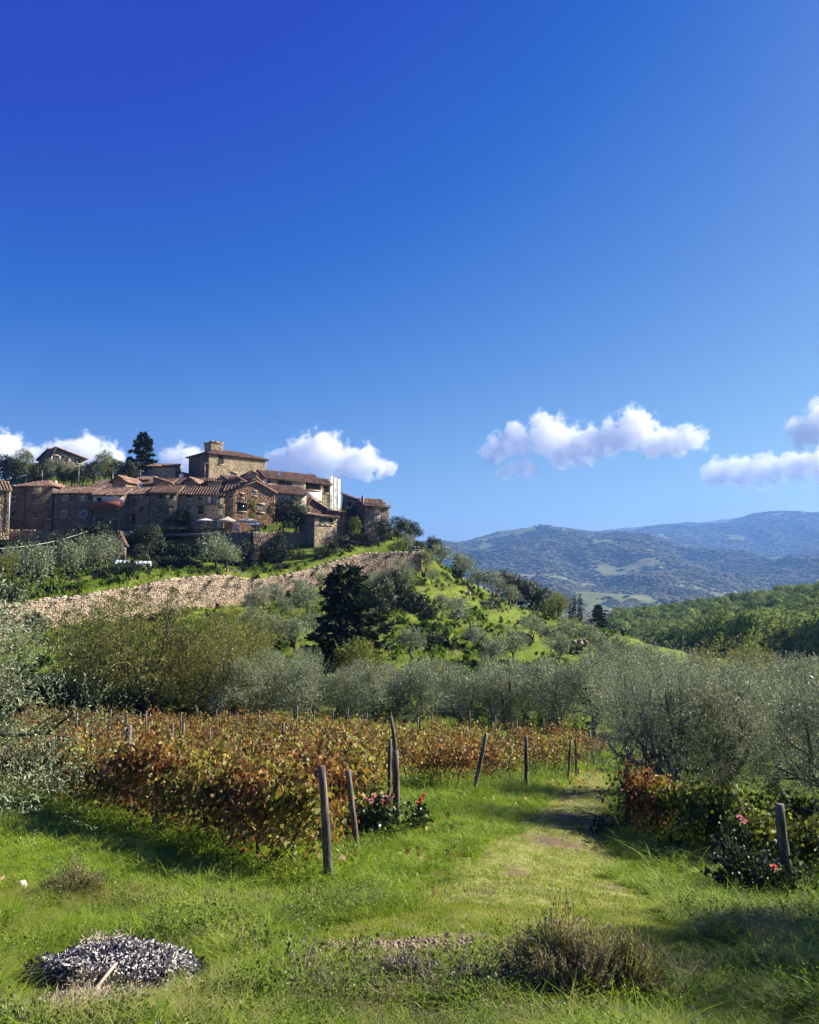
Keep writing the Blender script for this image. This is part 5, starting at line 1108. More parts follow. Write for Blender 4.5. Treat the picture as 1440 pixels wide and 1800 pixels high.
parasol(344, 375, 911, 915, 935, 147.6, 'white parasol left of the gazebos'); parasol(429, 465, 918, 923, 936, 146.9, 'low white parasol in front of the right gazebo')
# ---- hedge on the dark terrace, hedges at left
def hedge(x0, x1, yt, yb, d, w, lab, n=1500):
    g = np.random.default_rng(abs(int(x0+yt))); L_ = (x1-x0)*d/F; H = (slope(yt)-slope(yb))*d
    r = empty('hedge', (wx((x0+x1)/2, d), d, slope(yb)*d), 0, lab, 'hedge', 'hedges in the village gardens')
    Pq = np.stack([g.uniform(-L_/2, L_/2, n), g.uniform(-w/2, w/2, n), g.uniform(0, H, n)], 1); ax = g.integers(0, 3, n)
    Pq[ax == 0, 1] = -w/2+g.normal(0, .06, (ax == 0).sum()); Pq[ax == 1, 2] = H+g.normal(0, .07, (ax == 1).sum())
    v, f = leaf_quads(g, Pq, rdir(g, n)+np.array([0, -.3, .5]), .26, .16); obj('foliage', mesh_np('foliage', v, [f], [m_shrub]), r)
    MB().box(-L_/2+.1, -w/2+.12, -.4, L_/2-.1, w/2-.1, H-.12).build('branches', bark_dark, r)
hedge(284, 392, 930.5, 944, 146.0, 1.3, 'long ivy hedge hanging over the dark terrace wall', 6000)
hedge(0, 72, 956, 968, 128, 1.4, 'clipped hedge on the upper left garden terrace', 3000)
hedge(0, 75, 971, 1000, 124, 1.0, 'tall dark hedge face below the clipped one at left', 4500)
hedge(160, 262, 994+8, 1010, 118, 1.0, 'low hedge strip in front of the white cold frames', 3000)
# ---- cold frames / sheeted panels
m_sheet = mat_simple('pale_plastic_sheet', [(.2, (.55, .60, .66)), (.8, (.72, .75, .80))], 2, .25, .1)
def frame_(x0, x1, y0, y1, d, lab):
    w = (x1-x0)*d/F; h = (slope(y0)-slope(y1))*d; r = empty('cold_frame', (wx((x0+x1)/2, d), d, slope(y1)*d), R(14), lab, 'cold frame', 'cold frames in the garden')
    k = 4
    for i in range(k):
        xa = -w/2+i*w/k; V = [(xa+.03, 0, .1), (xa+w/k-.03, 0, .1), (xa+w/k-.03+.35, 1.6, h), (xa+.03+.35, 1.6, h)]; V += [(x, y+.02, z-.05) for x, y, z in V]
        obj('pane', mesh_np('pane', V, [np.array([[0, 1, 2, 3], [7, 6, 5, 4], [0, 4, 5, 1], [1, 5, 6, 2], [2, 6, 7, 3], [3, 7, 4, 0]])], [m_sheet]), r)
    MB().box(-w/2, -.05, -.3, w/2, 0, .1).box(-w/2, 1.6, -.3, w/2+.35, 1.66, h-.08).build('timber_base', m_wframe, r)
frame_(197, 221, 984, 996, 121, 'left white cold frame with sloping pale sheets in the garden'); frame_(229, 259, 986, 1003, 118, 'right white cold frame, the larger of the two')
# ---- railings
def railing(pts, lab, hgt=1.0, mat=m_wood, name='railing', step=2.0):
    r = empty(name, tuple(P(*pts[0])), 0, lab, 'railing'); b0 = Vector(r.location); Q = [P(*p)-b0 for p in pts]
    for z_ in (hgt, hgt*.5): MB().tube([q+Vector((0, 0, z_)) for q in Q], .045, 5).build('rail', mat, r)
    for a, b in zip(Q[:-1], Q[1:]):
        k = max(1, int((b-a).length/step))
        for i in range(k): q = a.lerp(b, i/k); MB().box(q.x-.05, q.y-.05, q.z-.4, q.x+.05, q.y+.05, q.z+hgt+.08).build('post', mat, r)
railing([(262, 989, 130), (300, 991, 130), (345, 998, 129), (380, 1008, 127), (398, 1015, 125)], 'timber rail fence running down from the cold frames past the dark terrace')
railing([(396, 1011, 126), (415, 1014, 126), (430, 1020, 125), (448, 1028, 124)], 'pale rail fence at the foot of the shaded terrace wall', mat=m_wframe)
railing([(557, 996, 142), (575, 984, 144), (590, 975, 146)], 'pale stair handrail climbing to the garden shed', .9, m_wframe, 'handrail', 4)
railing([(608, 972, 146), (622, 972, 146)], 'short timber rail before the garden shed', 1.0)
railing([(690, 972, 151), (712, 971, 151), (738, 971, 151)], 'pale picket rail on top of the wall end', 1.0, m_wframe, step=.7)
# ---- cable over the gardens
pts = []
for i in range(13): t = i/12; q = P(-10, 965, 112).lerp(P(184, 921, 146), t); q.z -= 1.6*math.sin(math.pi*t)*.6; pts.append(q)
o = MB().tube(pts, .035, 4).build('cable', m_wframe); tag(o, 'thin pale cable hanging across the shaded gardens at left', 'cable')
# ---- aerials
def aerial(px, pt, pb, d, lab, arms=True, dish=False):
    q = P(px, pb, d); H = (slope(pt)-slope(pb))*d; r = empty('roof_aerial', tuple(q), .4, lab, 'aerial', 'aerials on the village roofs'); MB().tube([(0, 0, -.8), (0, 0, H)], .035, 5).build('mast', m_galv, r)
    if arms:
        m2 = MB(); m2.tube([(-.7, 0, H-.2), (.7, 0, H-.2)], .025, 4)
        for i in range(6): x = -.6+i*.24; m2.tube([(x, -.3, H-.2), (x, .3, H-.2)], .015, 4)
        m2.build('antenna_bars', m_galv, r)
    if dish:
        V = [(0, -.05, 0)]+[(math.cos(a)*.42, -.18, math.sin(a)*.42) for a in np.linspace(0, 2*math.pi, 13)[:-1]]; m2 = MB(); m2.add([(x, y, z+.5) for x, y, z in V], [[[0, 1+i, 1+(i+1) % 12] for i in range(12)]]); m2.build('dish', m_wframe, r)
for a_ in [(319, 805, 840, 166, 'tall thin aerial with a white dish left of the keep', True, True), (138, 818, 854, 160, 'pole aerial between the hilltop villa and the tiled roofs', False), (360, 812, 846, 168, 'aerial before the shaded side of the keep', True), (295, 803, 818, 174, 'aerial on the pinkish roof', True), (514, 820, 834, 164, 'cross shaped aerial on the upper house', True), (247, 826, 840, 170, 'double pole aerial below the conifer', True), (74, 826, 842, 152, 'aerial on the hipped roof', False), (198, 826, 854, 158, 'aerial with white dish behind the balcony house', False, True), (246, 845, 858, 152, 'aerial with round dish above the brick house', False, True), (466, 842, 850, 160, 'white dish beside the small gable', False, True), (492, 826, 836, 165, 'round white dish on the upper house roof', False, True)]: aerial(*a_)
# ---- yellow vine on the lit house
q = P(443, 912, 151.2); g = np.random.default_rng(9)
r = empty('climbing_vine', tuple(q), 0, 'bright yellow climbing vine between two windows of the sunlit house', 'climbing plant'); lb = [(g.normal(0, .45), -.35, .3+i*.38, .42) for i in range(9)]
Vv, Fq = shoots(g, lb, 260, 5, .3, .22, .16, up=-.2, shell=.5, spread=1.1); obj('leaves', mesh_np('leaves', Vv, [Fq], [m_yellow]), r); MB().tube([(0, -.2, -.5), (.1, -.25, 1.5), (-.1, -.3, 3.3)], [.06, .05, .02], 5).build('stem', bark_dark, r)
# ---- outcrops
def rock(px, py, d, s, lab, seed):
    import bmesh
    g = np.random.default_rng(seed); bm = bmesh.new(); q = P(px, py, d)
    for i in range(7):
        m_ = Matrix.Translation((g.normal(0, s*.6), g.normal(0, s*.3), g.uniform(-.1, .4)*s)) @ Euler(tuple(g.uniform(0, 3, 3))).to_matrix().to_4x4()
        bmesh.ops.create_icosphere(bm, subdivisions=2, radius=s*g.uniform(.3, .6), matrix=m_)
    for v in bm.verts: v.co += Vector(tuple(g.normal(0, s*.045, 3)))
    me = bpy.data.meshes.new('rock'); bm.to_mesh(me); bm.free(); me.materials.append(ms['stone']); tag(obj('rock_outcrop', me, None, tuple(q)), lab, 'rock', 'rock outcrops on the slope')
for i, a_ in enumerate([(765, 1080, 122, 1.0, 'pale rock outcrop beside the small olive on the terraces'), (750, 1104, 114, 1.1, 'broken rock ledge under the thorny bush'), (495, 1105, 102, .9, 'pinkish rock ledge left of the slim olive'), (545, 1092, 106, .9, 'grey rocks above the slim olive by the conifer'), (690, 1047, 128, .9, 'light rock face right of the conifer top'), (820, 1045, 143, .9, 'white rock among the ridge olives'), (870, 1048, 148, .8, 'pale rock beside the dark ridge trees'), (590, 1060, 124, 1.0, 'grey rock band under the wall behind the conifer'), (800, 1150, 100, .7, 'small stones at the foot of the bright terrace'), (1022, 1130, 112, 1.0, 'crumbling dark rocks below the pine')]): rock(*a_, 40+i)
# ---- far valley houses
m_fr = m_tile
for i, (px, py, d, w_, h_, lab) in enumerate([(1062, 1078, 1150, 16, 7, 'pale farmhouse on the valley floor beyond the cypresses'), (1078, 1082, 1120, 20, 6, 'wide pale building on the valley floor'), (1092, 1084, 1100, 12, 6, 'small pale house on the valley floor at the wood edge'), (1072, 1072, 1250, 10, 12, 'narrow tower like house on the valley floor'),
   (1160, 965, 3000, 20, 9, 'tiny farm on the wooded knoll across the valley'), (1183, 972, 2950, 24, 8, 'pale farm on the shoulder right of the knoll'), (1290, 1015, 2300, 18, 7, 'pale farm among fields across the valley'), (1325, 1010, 2350, 16, 7, 'second pale farm among the fields'), (1395, 1008, 2300, 20, 7, 'pale building near the right edge across the valley'), (1418, 1002, 2350, 16, 6, 'last pale building towards the right edge'), (1180, 1052, 1700, 18, 8, 'small grey house in the lower fields')]):
    x = wx(px, d, py); z = gz(x, d)-1; g = 3.0
    r = empty('farmhouse', (x, d, z), R(15+20*(i % 3)), lab, 'house', 'farmhouses across the valley'); MB().box(-w_/2, 0, -3, w_/2, 9, h_).build('wall', m_plaster, r)
    rb = MB(); rb.add([(-w_/2-.5, -.6, h_), (w_/2+.5, -.6, h_), (w_/2+.5, 9.6, h_), (-w_/2-.5, 9.6, h_), (-w_/2-.5, 4.5, h_+g), (w_/2+.5, 4.5, h_+g)], [[[0, 1, 5, 4], [2, 3, 4, 5], [0, 3, 2, 1]], [[1, 2, 5], [3, 0, 4]]]); rb.build('roof', m_fr, r)
    wb = MB()
    for k in range(int(w_/4)): wb.box(-w_/2+2+k*4, -.05, h_*.45, -w_/2+3.2+k*4, -.01, h_*.45+1.7)
    wb.build('windows', m_glass, r)
gcy = np.random.default_rng(4)
for i in range(16):
    px = 1130+i*9.5+gcy.uniform(-2, 2); d = 560; x = wx(px, d); tree('cypress_tree', 'cypress', x, d, 1.7+gcy.uniform(-.3, .3), 'small cypress in the line along the wood edge above the valley', 'cypress', 'row of cypresses at the wood edge', z=slope(1090-i*.8)*d-4)

for i, (px, py, d, s, lab) in enumerate([(285, 985, 142, 2.2, 'left end of the dark bushes under the long hedge'), (305, 987, 142, 2.4, 'dark bush under the long hedge, second of the dark row'), (328, 990, 142, 2.3, 'dark bush under the middle of the long hedge'), (350, 992, 142, 2.2, 'dark bush behind the lone pale olive'), (415, 1000, 141, 2.2, 'dark bush at the foot of the shaded wall corner'), (425, 990, 142, 2.0, 'dark bush left of the evergreen columns'), (270, 965, 143.5, 2.4, 'dark climbing bush under the brick house'), (255, 950, 144, 2.1, 'dark bush below the strip window house'),
   (150, 955, 140, 2.2, 'dark bush under the two white shuttered windows'), (175, 950, 141, 2.3, 'dark bush below the arch of the balcony house'), (130, 965, 136, 2.0, 'dark bush over the left garden wall'), (190, 965, 138, 2.2, 'dark bush beside the gabled hut'), (100, 975, 130, 2.2, 'dark bush right of the clipped hedges'), (235, 965, 140, 2.0, 'dark bush right of the gabled hut'), (80, 1000, 122, 2.4, 'dark bush in front of the tall dark hedge'), (40, 1008, 116, 2.3, 'dark bush below the tall hedge at left')]):
    x, y = ntz(px, py, d); tree('shrub', 'shrub', x, y, s, lab, 'bush', 'dark bushes under the terrace walls', z=slope(py)*d-.3, trunk='stems')
# ============================================================ VINEYARD
m_post = mat_simple('weathered_post', [(.2, (.04, .032, .026)), (.5, (.12, .10, .08)), (.85, (.27, .235, .19))], 9, .9, .9, stretch=(1, 1, .12), bdist=.03)
m_stem = mat_simple('vine_bark', [(.2, (.03, .022, .016)), (.8, (.12, .09, .065))], 12, .95, .8, stretch=(1, 1, .3))
m_vine_green = mat_leaf('green_vine_leaves', [(0, (.05, .03, .014)), (.2, (.07, .085, .018)), (.6, (.13, .17, .028)), (.85, (.24, .26, .04)), (1, (.34, .24, .07))], trans=.45, rough=.55, patch=.5, patch_scale=.8, tr_tint=(1.1, 1.1, .6))
def vine_proto(seed, dense, h0, h1, wl, rust, shp=None):
    g = np.random.default_rng(seed); mb = MB()
    b = g.uniform(-.15, .15, 2); pts = [(0, 0, -.1), (b[0], b[1], .25), (b[0]*.3-.08, b[1]*.5, .5), (.06, 0, .8)]
    mb.tube(pts, [.045, .036, .03, .026], 6)
    for q in (-1, 1): mb.tube([(.06, 0, .8), (.06+q*.3, g.normal(0, .05), .95), (.06+q*.62, g.normal(0, .08), 1.02+g.normal(0, .05))], [.022, .016, .01], 5, cap=False)
    canes = []
    for i in range(15):
        x = g.uniform(-.6, .6); e = (x+g.normal(0, .25), g.normal(0, .26), g.uniform(h1*.75, h1*1.3)) if i % 3 else (x+g.normal(0, .25), g.normal(0, .38), g.uniform(h0, h0+.4))
        m_ = (x+g.normal(0, .1), g.normal(0, .15), 1.15+g.normal(0, .2)); a = (x, 0, .98)
        mb.tube([a, m_, e], [.008, .006, .004], 3, cap=False); canes.append((np.array(a), np.array(m_), np.array(e)))
    n = dense; ci = g.integers(0, len(canes), n); t = g.uniform(.05, 1, n)[:, None]
    A = np.array([canes[i][0] for i in ci]); M_ = np.array([canes[i][1] for i in ci]); E = np.array([canes[i][2] for i in ci])
    P_ = (1-t)**2*A+2*t*(1-t)*M_+t**2*E+g.normal(0, 1, (n, 3))*np.array([.13, .12, .10])
    k = int(n*.34); P_[:k] = np.stack([g.uniform(-.66, .66, k), g.normal(0, wl, k), h0+(h1-h0)*g.beta(1.6, 1.2, k)], 1)
    D_ = unit(np.stack([g.normal(0, .6, n), np.sign(P_[:, 1]+1e-6)*.5+g.normal(0, .4, n), -g.uniform(.2, 1.1, n)], 1))
    V, Fq = leaf_lobed(g, P_, D_, .080 if shp is None else .076, VL6 if shp is None else shp, .45)
    return mb.mesh('vine_stem', [m_stem], True), mesh_np('vine_leaves', V, [Fq], [(m_vine_green if rust == 2 else m_vine_rust if rust else m_vine)])
VP = [vine_proto(300+i, 1450, .28, 1.45, .30, i == 3, VL) for i in range(4)]          # nearest rows, leafy to the ground
VG = [vine_proto(360+i, 900, .25, 1.25, .34, 2) for i in range(3)]
VM = [vine_proto(320+i, 600, .45, 1.5, .26, i >= 3) for i in range(5)]
VS = [vine_proto(340+i, 330, .80, 1.55, .22, i > 1) for i in range(4)]          # thin, with bare stems below
ends = [(7.7, (-1.35, 13.4)), (9.9, (-1.12, 16.5)), (12.1, (-.35, 19.0)), (14.3, (-.85, 22.7)), (16.5, (.1, 25.3)), (18.5, (2.1, 26.2)), (21, (3.3, 28.8)), (23.6, (4.5, 31.0)), (25.6, (5.8, 33.0)), (27.6, (7.0, 34.5)), (30, (8.2, 37)), (32.6, (9.4, 40)), (35.5, (10.6, 42.8))]
RD = np.array([-.652, .758]); rang = math.atan2(RD[1], RD[0])
side_w = {0: 'nearest', 1: 'second', 2: 'third', 3: 'fourth', 4: 'fifth', 5: 'sixth', 6: 'seventh', 7: 'eighth', 8: 'ninth', 9: 'tenth', 10: 'eleventh', 11: 'twelfth', 12: 'thirteenth'}
gv = np.random.default_rng(21); nvine = 0
def post(x, y, h, r, lab, lx=0, ly=0, cat='post', group='weathered posts of the vineyard', split=False, z=None):
    z = gz(x, y) if z is None else z
    g = np.random.default_rng(abs(int(x*97+y*31)) % 9999); mb = MB(); k = 7; pts = []; n = 10
    for i in range(k): t = i/(k-1); pts.append((lx*h*t+g.normal(0, r*.10), ly*h*t+g.normal(0, r*.10), -.35+(h+.35)*t))
    mb.tube(pts, [r*(1.08-.18*i/(k-1))*g.uniform(.93, 1.07) for i in range(k)], n)
    me = mb.mesh('vineyard_post', [m_post], False)
    o = obj('vineyard_post', me, None, (x, y, z), g.uniform(0, .5)*0); return tag(o, lab, cat, group)
for k, (c, (ex, ey)) in enumerate(ends):
    s = .95; sp = 1.12 if k < 3 else (1.25 if k < 8 else 1.4); j = 0
    while True:
        p = np.array([ex, ey])+RD*s; px = 720+F*p[0]/p[1]
        if p[1] > 50 or px < 40 or nvine >= 296: break
        if k < 2: pr = VP[int(gv.integers(0, 4))]
        elif k < 4 or (k < 9 and px < 640): pr = VM[int(gv.integers(0, 5))]
        else: pr = VS[int(gv.integers(0, 4))] if gv.random() < .6 else VM[int(gv.integers(0, 5))]
        z = gz(p[0], p[1]); lab = 'turning grapevine, %s from the path end in the %s trellised row' % (ordn[min(j, 32)], side_w[k])
        e = empty('grapevine', (p[0]+gv.normal(0, .06), p[1]+gv.normal(0, .06), z), rang+(math.pi if gv.random() < .5 else 0)+gv.normal(0, .08), lab, 'grapevine', 'grapevines of the vineyard rows')
        sc_ = gv.uniform(.92, 1.1); e.scale = (sc_*1.05, sc_, sc_*(1.13 if k < 3 else 1.05)*gv.uniform(.86, 1.14)); obj('vine_stem', pr[0], e); obj('vine_leaves', pr[1], e); nvine += 1; j += 1
        s += sp*gv.uniform(.92, 1.08)
        if k > 8 and gv.random() < .12: s += sp
for k, (c, (ex, ey)) in enumerate(ends[:7]):
    wb = MB(); a = np.array([ex, ey]); L_ = (46-ey)/RD[1]; q = [a+RD*t for t in np.linspace(0, min(L_, 30), 12)]
    for hh in (.75, 1.15, 1.5): wb.tube([(p[0], p[1], gz(p[0], p[1])+hh) for p in q], .0035, 3, cap=False)
    tag(wb.build('trellis_wire', m_post), 'three thin grey trellis wires of the %s vine row' % side_w[k], 'wire', 'trellis wires of the vine rows')
# posts seen in the photograph: (px of foot, py foot, d, height, radius, lean x, label)
for (px, py, d, h, r, lx, lab) in [
  (582, 1560, 13.0, 1.88, .074, -.085, 'nearest grey weathered end post, split and leaning left, at the vineyard corner'),
  (632, 1503, 16.1, 1.62, .066, -.14, 'second leaning end post left of the pink roses'),
  (698, 1462, 19.0, 1.80, .082, -.02, 'third end post right behind the pink roses, with a stake above it'),
  (228, 1448, 19.8, 2.25, .085, -.04, 'thick post standing in the nearest row at left'),
  (683, 1405, 22.7, 1.9, .055, .02, 'thin dark stake just left of the roses post'),
  (828, 1404, 26.2, 1.95, .07, .26, 'end post leaning right in the middle of the grass edge'),
  (926, 1392, 31.0, 1.9, .075, 0, 'straight short end post right of the leaning one'),
  (997, 1384, 34.5, 1.85, .06, .10, 'end post leaning right near the right-hand olives'),
  (1013, 1345, 37, 1.7, .045, 0, 'thin stake behind the leaning post by the olives'),
  (1046, 1330, 42, 1.9, .06, -.14, 'far stake leaning left at the end of the last rows'),
  (775, 1385, 28.0, 1.5, .03, 0, 'thin bare stake in the open grass before the sixth row')]:
    x = wx(px, d, py); post(x, d, h, r, lab, lx)
o = MB().tube([(0, 0, 0), (-.06, 0, .5), (-.13, 0, .95)], [.05, .045, .035], 8).build('vineyard_stake', m_post); xx = wx(697, 19, 1400); o.location = (xx, 19.05, gz(xx, 19)+1.62); tag(o, 'pale rough stake lashed on top of the third end post', 'stake')
inner = [(308, 1330, 24, 2.1, .05, .10), (300, 1300, 27, 2.0, .05, .03), (368, 1330, 27, 1.9, .05, 0), (135, 1262, 30, 2.3, .07, 0), (192, 1262, 36, 2.2, .035, .03), (255, 1268, 36, 2.2, .05, .02), (294, 1275, 36, 2.1, .045, 0), (318, 1280, 40, 2.2, .04, 0), (352, 1290, 40, 2.0, .04, 0), (417, 1310, 36, 2.2, .04, 0), (430, 1300, 38, 2.1, .035, 0),
  (453, 1300, 38, 2.3, .035, .02), (470, 1300, 38, 2.2, .035, 0), (512, 1300, 38, 2.4, .035, 0), (519, 1300, 40, 2.3, .04, .04), (497, 1370, 30, 2.0, .06, 0), (585, 1300, 44, 2.2, .04, 0), (612, 1290, 46, 2.2, .04, 0), (645, 1300, 42, 2.2, .04, 0), (733, 1330, 36, 2.2, .05, .02), (760, 1320, 40, 2.2, .035, 0), (826, 1310, 44, 2.4, .05, 0), (870, 1320, 44, 2.2, .04, .02), (900, 1320, 42, 2.1, .04, .12), (955, 1325, 42, 2.1, .04, .02), (985, 1330, 44, 2.1, .035, 0), (160, 1280, 33, 2.1, .04, .02), (225, 1290, 33, 2.2, .04, -.03), (555, 1310, 40, 2.1, .04, -.04), (380, 1300, 42, 2.1, .04, 0), (540, 1290, 46, 2.1, .04, 0), (690, 1330, 38, 2.2, .045, -.03)]
for i, (px, py, d, h, r, lx) in enumerate(sorted(inner)):
    x = wx(px, d, py); post(x, d, h+.25, r*.8, 'thin grey trellis stake among the vines, %s counting from the left' % ordn[min(i, 32)], lx, group='thin trellis stakes among the vines')
# right hand row under the olives
rr0, rr1 = np.array([6.0, 22.3]), np.array([8.1, 15.2])
for i in range(8):
    t = (i+.4)/8; p = rr0+(rr1-rr0)*t; pr = VG[i % 3] if i > 1 else VP[3]; z = gz(p[0], p[1])
    e = empty('grapevine', (p[0], p[1], z-.1), math.atan2(*(rr1-rr0)[::-1])+gv.normal(0, .1), 'low leafy vine under the olives, %s of the right-hand row from the far post' % ordn[i], 'grapevine', 'grapevines of the row under the right-hand olives')
    e.scale = (1, 1.15, 1.22 if i < 5 else 1.0); obj('vine_stem', pr[0], e); obj('vine_leaves', pr[1], e)
for i in range(5):
    p = np.array([8.4+i*.9, 21.5-i*1.0]); e = empty('grapevine', (p[0], p[1], gz(*p)-.1), gv.uniform(0, 3), 'low vine in the shade behind the right-hand row, %s from the leaning trunk' % ordn[i], 'grapevine', 'grapevines of the row under the right-hand olives'); pr = VG[i % 3]
    e.scale = (1, 1.2, 1.15); obj('vine_stem', pr[0], e); obj('vine_leaves', pr[1], e)
x = wx(1106, 22.2, 1490); post(x, 22.2, 1.85, .07, 'dark post at the far end of the right-hand row under the olive', 0)
x = wx(1392, 14.8, 1598); post(x, 14.8, 1.62, .095, 'thick bare post leaning left in the right-hand hedge', -.10)
# ---- roses
m_rose = mat_leaf('rose_leaves', [(0, (.012, .022, .008)), (.6, (.030, .050, .016)), (1, (.06, .09, .03))], trans=.25, rough=.4)
m_pink = mat_leaf('pink_petals', [(0, (.62, .16, .16)), (.5, (.74, .30, .29)), (1, (.85, .52, .48))], trans=.35, rough=.6, spec=.2)
m_coral = mat_leaf('coral_petals', [(0, (.66, .10, .07)), (1, (.85, .26, .18))], trans=.35, rough=.6, spec=.2)
def rose_bloom(g, r):
    Vs = []; Fs = []; o_ = 0
    for ring, (n, rad, tilt) in enumerate([(6, 1.0, .35), (5, .75, .75), (4, .5, 1.1), (3, .28, 1.35)]):
        for i in range(n):
            a = 2*math.pi*i/n+ring*.5+g.uniform(-.1, .1); c, s = math.cos(a), math.sin(a); w = r*rad*.62
            out = np.array([c, s, 0]); tan = np.array([-s, c, 0]); up = np.array([0, 0, 1.]); ct, st_ = math.cos(tilt), math.sin(tilt)
            q = [out*r*.1, out*r*rad*.55*ct+up*r*.55*st_-tan*w, out*r*rad*ct+up*r*.9*st_-tan*w*.5, out*r*rad*1.04*ct+up*r*.86*st_+tan*w*.5, out*r*rad*.55*ct+up*r*.55*st_+tan*w]
            Vs += q; Fs.append([o_+k for k in range(5)]); o_ += 5
    return np.array(Vs), np.array(Fs)
def rose_bush(x, y, s, h, blooms, lab, mat, seed, leafy=900):
    g = np.random.default_rng(seed); r = empty('rose_bush', (x, y, gz(x, y)-.05), 0, lab, 'rose bush', None)
    mb = MB(); tips = [Vector((bx, by, bz)) for bx, by, bz in blooms]+[Vector((g.normal(0, .4*s), g.normal(0, .3*s), h*g.uniform(.5, .95))) for _ in range(12)]
    for t in tips: mb.tube([(g.normal(0, .05), g.normal(0, .05), -.1), t*.5+Vector((g.normal(0, .06), 0, .12)), t], [.012, .009, .005], 4, cap=False)
    mb.build('canes', m_stem, r)
    lb = [(t.x*.9, t.y*.9, t.z*f, .22*s) for t in tips for f in (.35, .6, .85)]
    V, Fq = shoots(g, lb, leafy//5, 5, .16, .065, .05, up=.2, shell=.2, spread=1.2, shape=VL6); obj('leaves', mesh_np('leaves', V, [Fq], [m_rose]), r)
    for bx, by, bz in blooms:
        v, f = rose_bloom(g, .062*g.uniform(.85, 1.15)); M = Euler((g.uniform(.2, .9), g.uniform(-.4, .4), 0)).to_matrix(); v = np.array([M @ Vector(q) for q in v])+np.array([bx, by, bz+.0])
        obj('bloom', mesh_np('bloom', v, [f], [mat]), r)
    return r
rx = wx(655, 17.6, 1490)
rose_bush(rx, 17.6, 1.1, .95, [(-.45, -.15, .90), (-.40, 0, .99), (-.22, -.12, .93), (-.14, -.05, .98), (-.02, -.1, .96), (.02, .1, 1.0), (.22, -.12, .95), (.28, 0, 1.0), (.36, -.15, .98), (.42, 0, 1.03), (.30, -.1, .90)], 'rose bush topped with a line of pale pink blooms between the end posts', m_pink, 1, 2200)
rose_bush(wx(733, 18.6, 1460), 18.6, .55, .7, [(.10, -.05, .78), (.02, 0, .68), (.16, 0, .86)], 'small thin rose with dark coral blooms right of the third end post', m_coral, 2, 420)
rose_bush(wx(1062, 21.5, 1490), 21.5, .5, .6, [], 'small leafy rose shoot left of the dark far post', m_coral, 3, 320)
rose_bush(wx(1300, 17.0, 1520), 17.0, .9, 1.2, [(.0, -.1, 1.28), (.08, -.14, 1.22), (.03, -.2, 1.2)], 'tall rose with one large coral pink bloom in the right-hand hedge', m_pink, 4, 1200)
rose_bush(wx(1345, 14.4, 1620), 14.4, 1.1, .95, [(.02, -.38, .72)], 'dark rose bush with one low coral bloom before the thick bare post', m_coral, 5, 2600)
rose_bush(wx(1180, 19.0, 1520), 19.0, .6, .5, [(.05, -.3, .42), (.12, -.2, .36)], 'low rose with a faded orange bloom in the grass of the hedge', m_coral, 6, 500)

# ============================================================ GRASS AND LOW GROWTH
def m_blade(name, stops, ps=.7): return mat_leaf(name, stops, trans=.42, rough=.5, spec=.3, patch=.55, patch_scale=ps, tr_tint=(1.1, 1.15, .6))
m_g1 = m_blade('green_blades', [(0, (.09, .15, .012)), (.35, (.17, .25, .018)), (.7, (.27, .34, .03)), (1, (.38, .40, .08))])
m_g2 = m_blade('fresh_blades', [(0, (.13, .21, .015)), (.5, (.25, .36, .025)), (1, (.40, .46, .06))])
m_g3 = m_blade('dry_blades', [(0, (.22, .20, .055)), (.5, (.36, .32, .11)), (1, (.52, .46, .24))])
m_g4 = m_blade('weed_leaves', [(0, (.06, .12, .014)), (.6, (.12, .21, .02)), (1, (.22, .30, .04))], 1.2)
m_wd = mat_leaf('dark_weed_leaves', [(0, (.06, .10, .018)), (.6, (.12, .18, .03)), (1, (.22, .27, .06))], trans=.4, rough=.5)
m_seed = mat_leaf('seed_heads', [(0, (.11, .085, .075)), (.5, (.21, .175, .155)), (1, (.36, .32, .29))], trans=.2, rough=.8, spec=.1)
m_seedg = mat_leaf('grass_seed_heads', [(0, (.12, .12, .05)), (.5, (.24, .22, .12)), (1, (.40, .37, .26))], trans=.3, rough=.8, spec=.1)
m_lav = mat_leaf('lavender_sprigs', [(0, (.09, .12, .045)), (.45, (.20, .22, .09)), (.72, (.32, .25, .21)), (1, (.52, .44, .39))], trans=.2, rough=.8, spec=.1, patch=.4, patch_scale=2)
def blades(g, n, h, w, rad, lean, seg=3, dirn=None):
    """n curved tapering blades; returns vertices and faces (quads then a tip triangle)"""
    a = g.uniform(0, 6.28, n); r = rad*np.sqrt(g.uniform(0, 1, n)); bx, by = r*np.cos(a), r*np.sin(a)
    az = g.uniform(0, 6.28, n) if dirn is None else g.normal(dirn, .7, n); H = h*g.uniform(.45, 1.15, n); ln = lean*g.uniform(.2, 1.3, n)*H
    W = w*g.uniform(.7, 1.3, n); tw = az+math.pi/2+g.normal(0, .5, n); V = []; t = np.linspace(0, 1, seg+1)
    for i in range(seg+1):
        cx = bx+np.cos(az)*ln*t[i]**2; cyy = by+np.sin(az)*ln*t[i]**2; cz = H*t[i]*(1-.28*t[i]*lean); ww = W*(1-t[i])**.6*.5
        if i < seg: V += [np.stack([cx-np.cos(tw)*ww, cyy-np.sin(tw)*ww, cz], 1), np.stack([cx+np.cos(tw)*ww, cyy+np.sin(tw)*ww, cz], 1)]
        else: V += [np.stack([cx, cyy, cz], 1)]
    k = 2*seg+1; V = np.stack(V, 1).reshape(-1, 3); b = (np.arange(n)*k)[:, None]
    q = np.concatenate([b+np.array([2*i, 2*i+1, 2*i+3, 2*i+2]) for i in range(seg-1)]); tr = b+np.array([2*seg-2, 2*seg-1, 2*seg])
    return V, [q, tr]
def tuft(name, seed, n, h, w, rad, lean, m, seg=3):
    g = np.random.default_rng(seed); V, Fs = blades(g, n, h, w, rad, lean, seg); return mesh_np(name, V, Fs, [m])
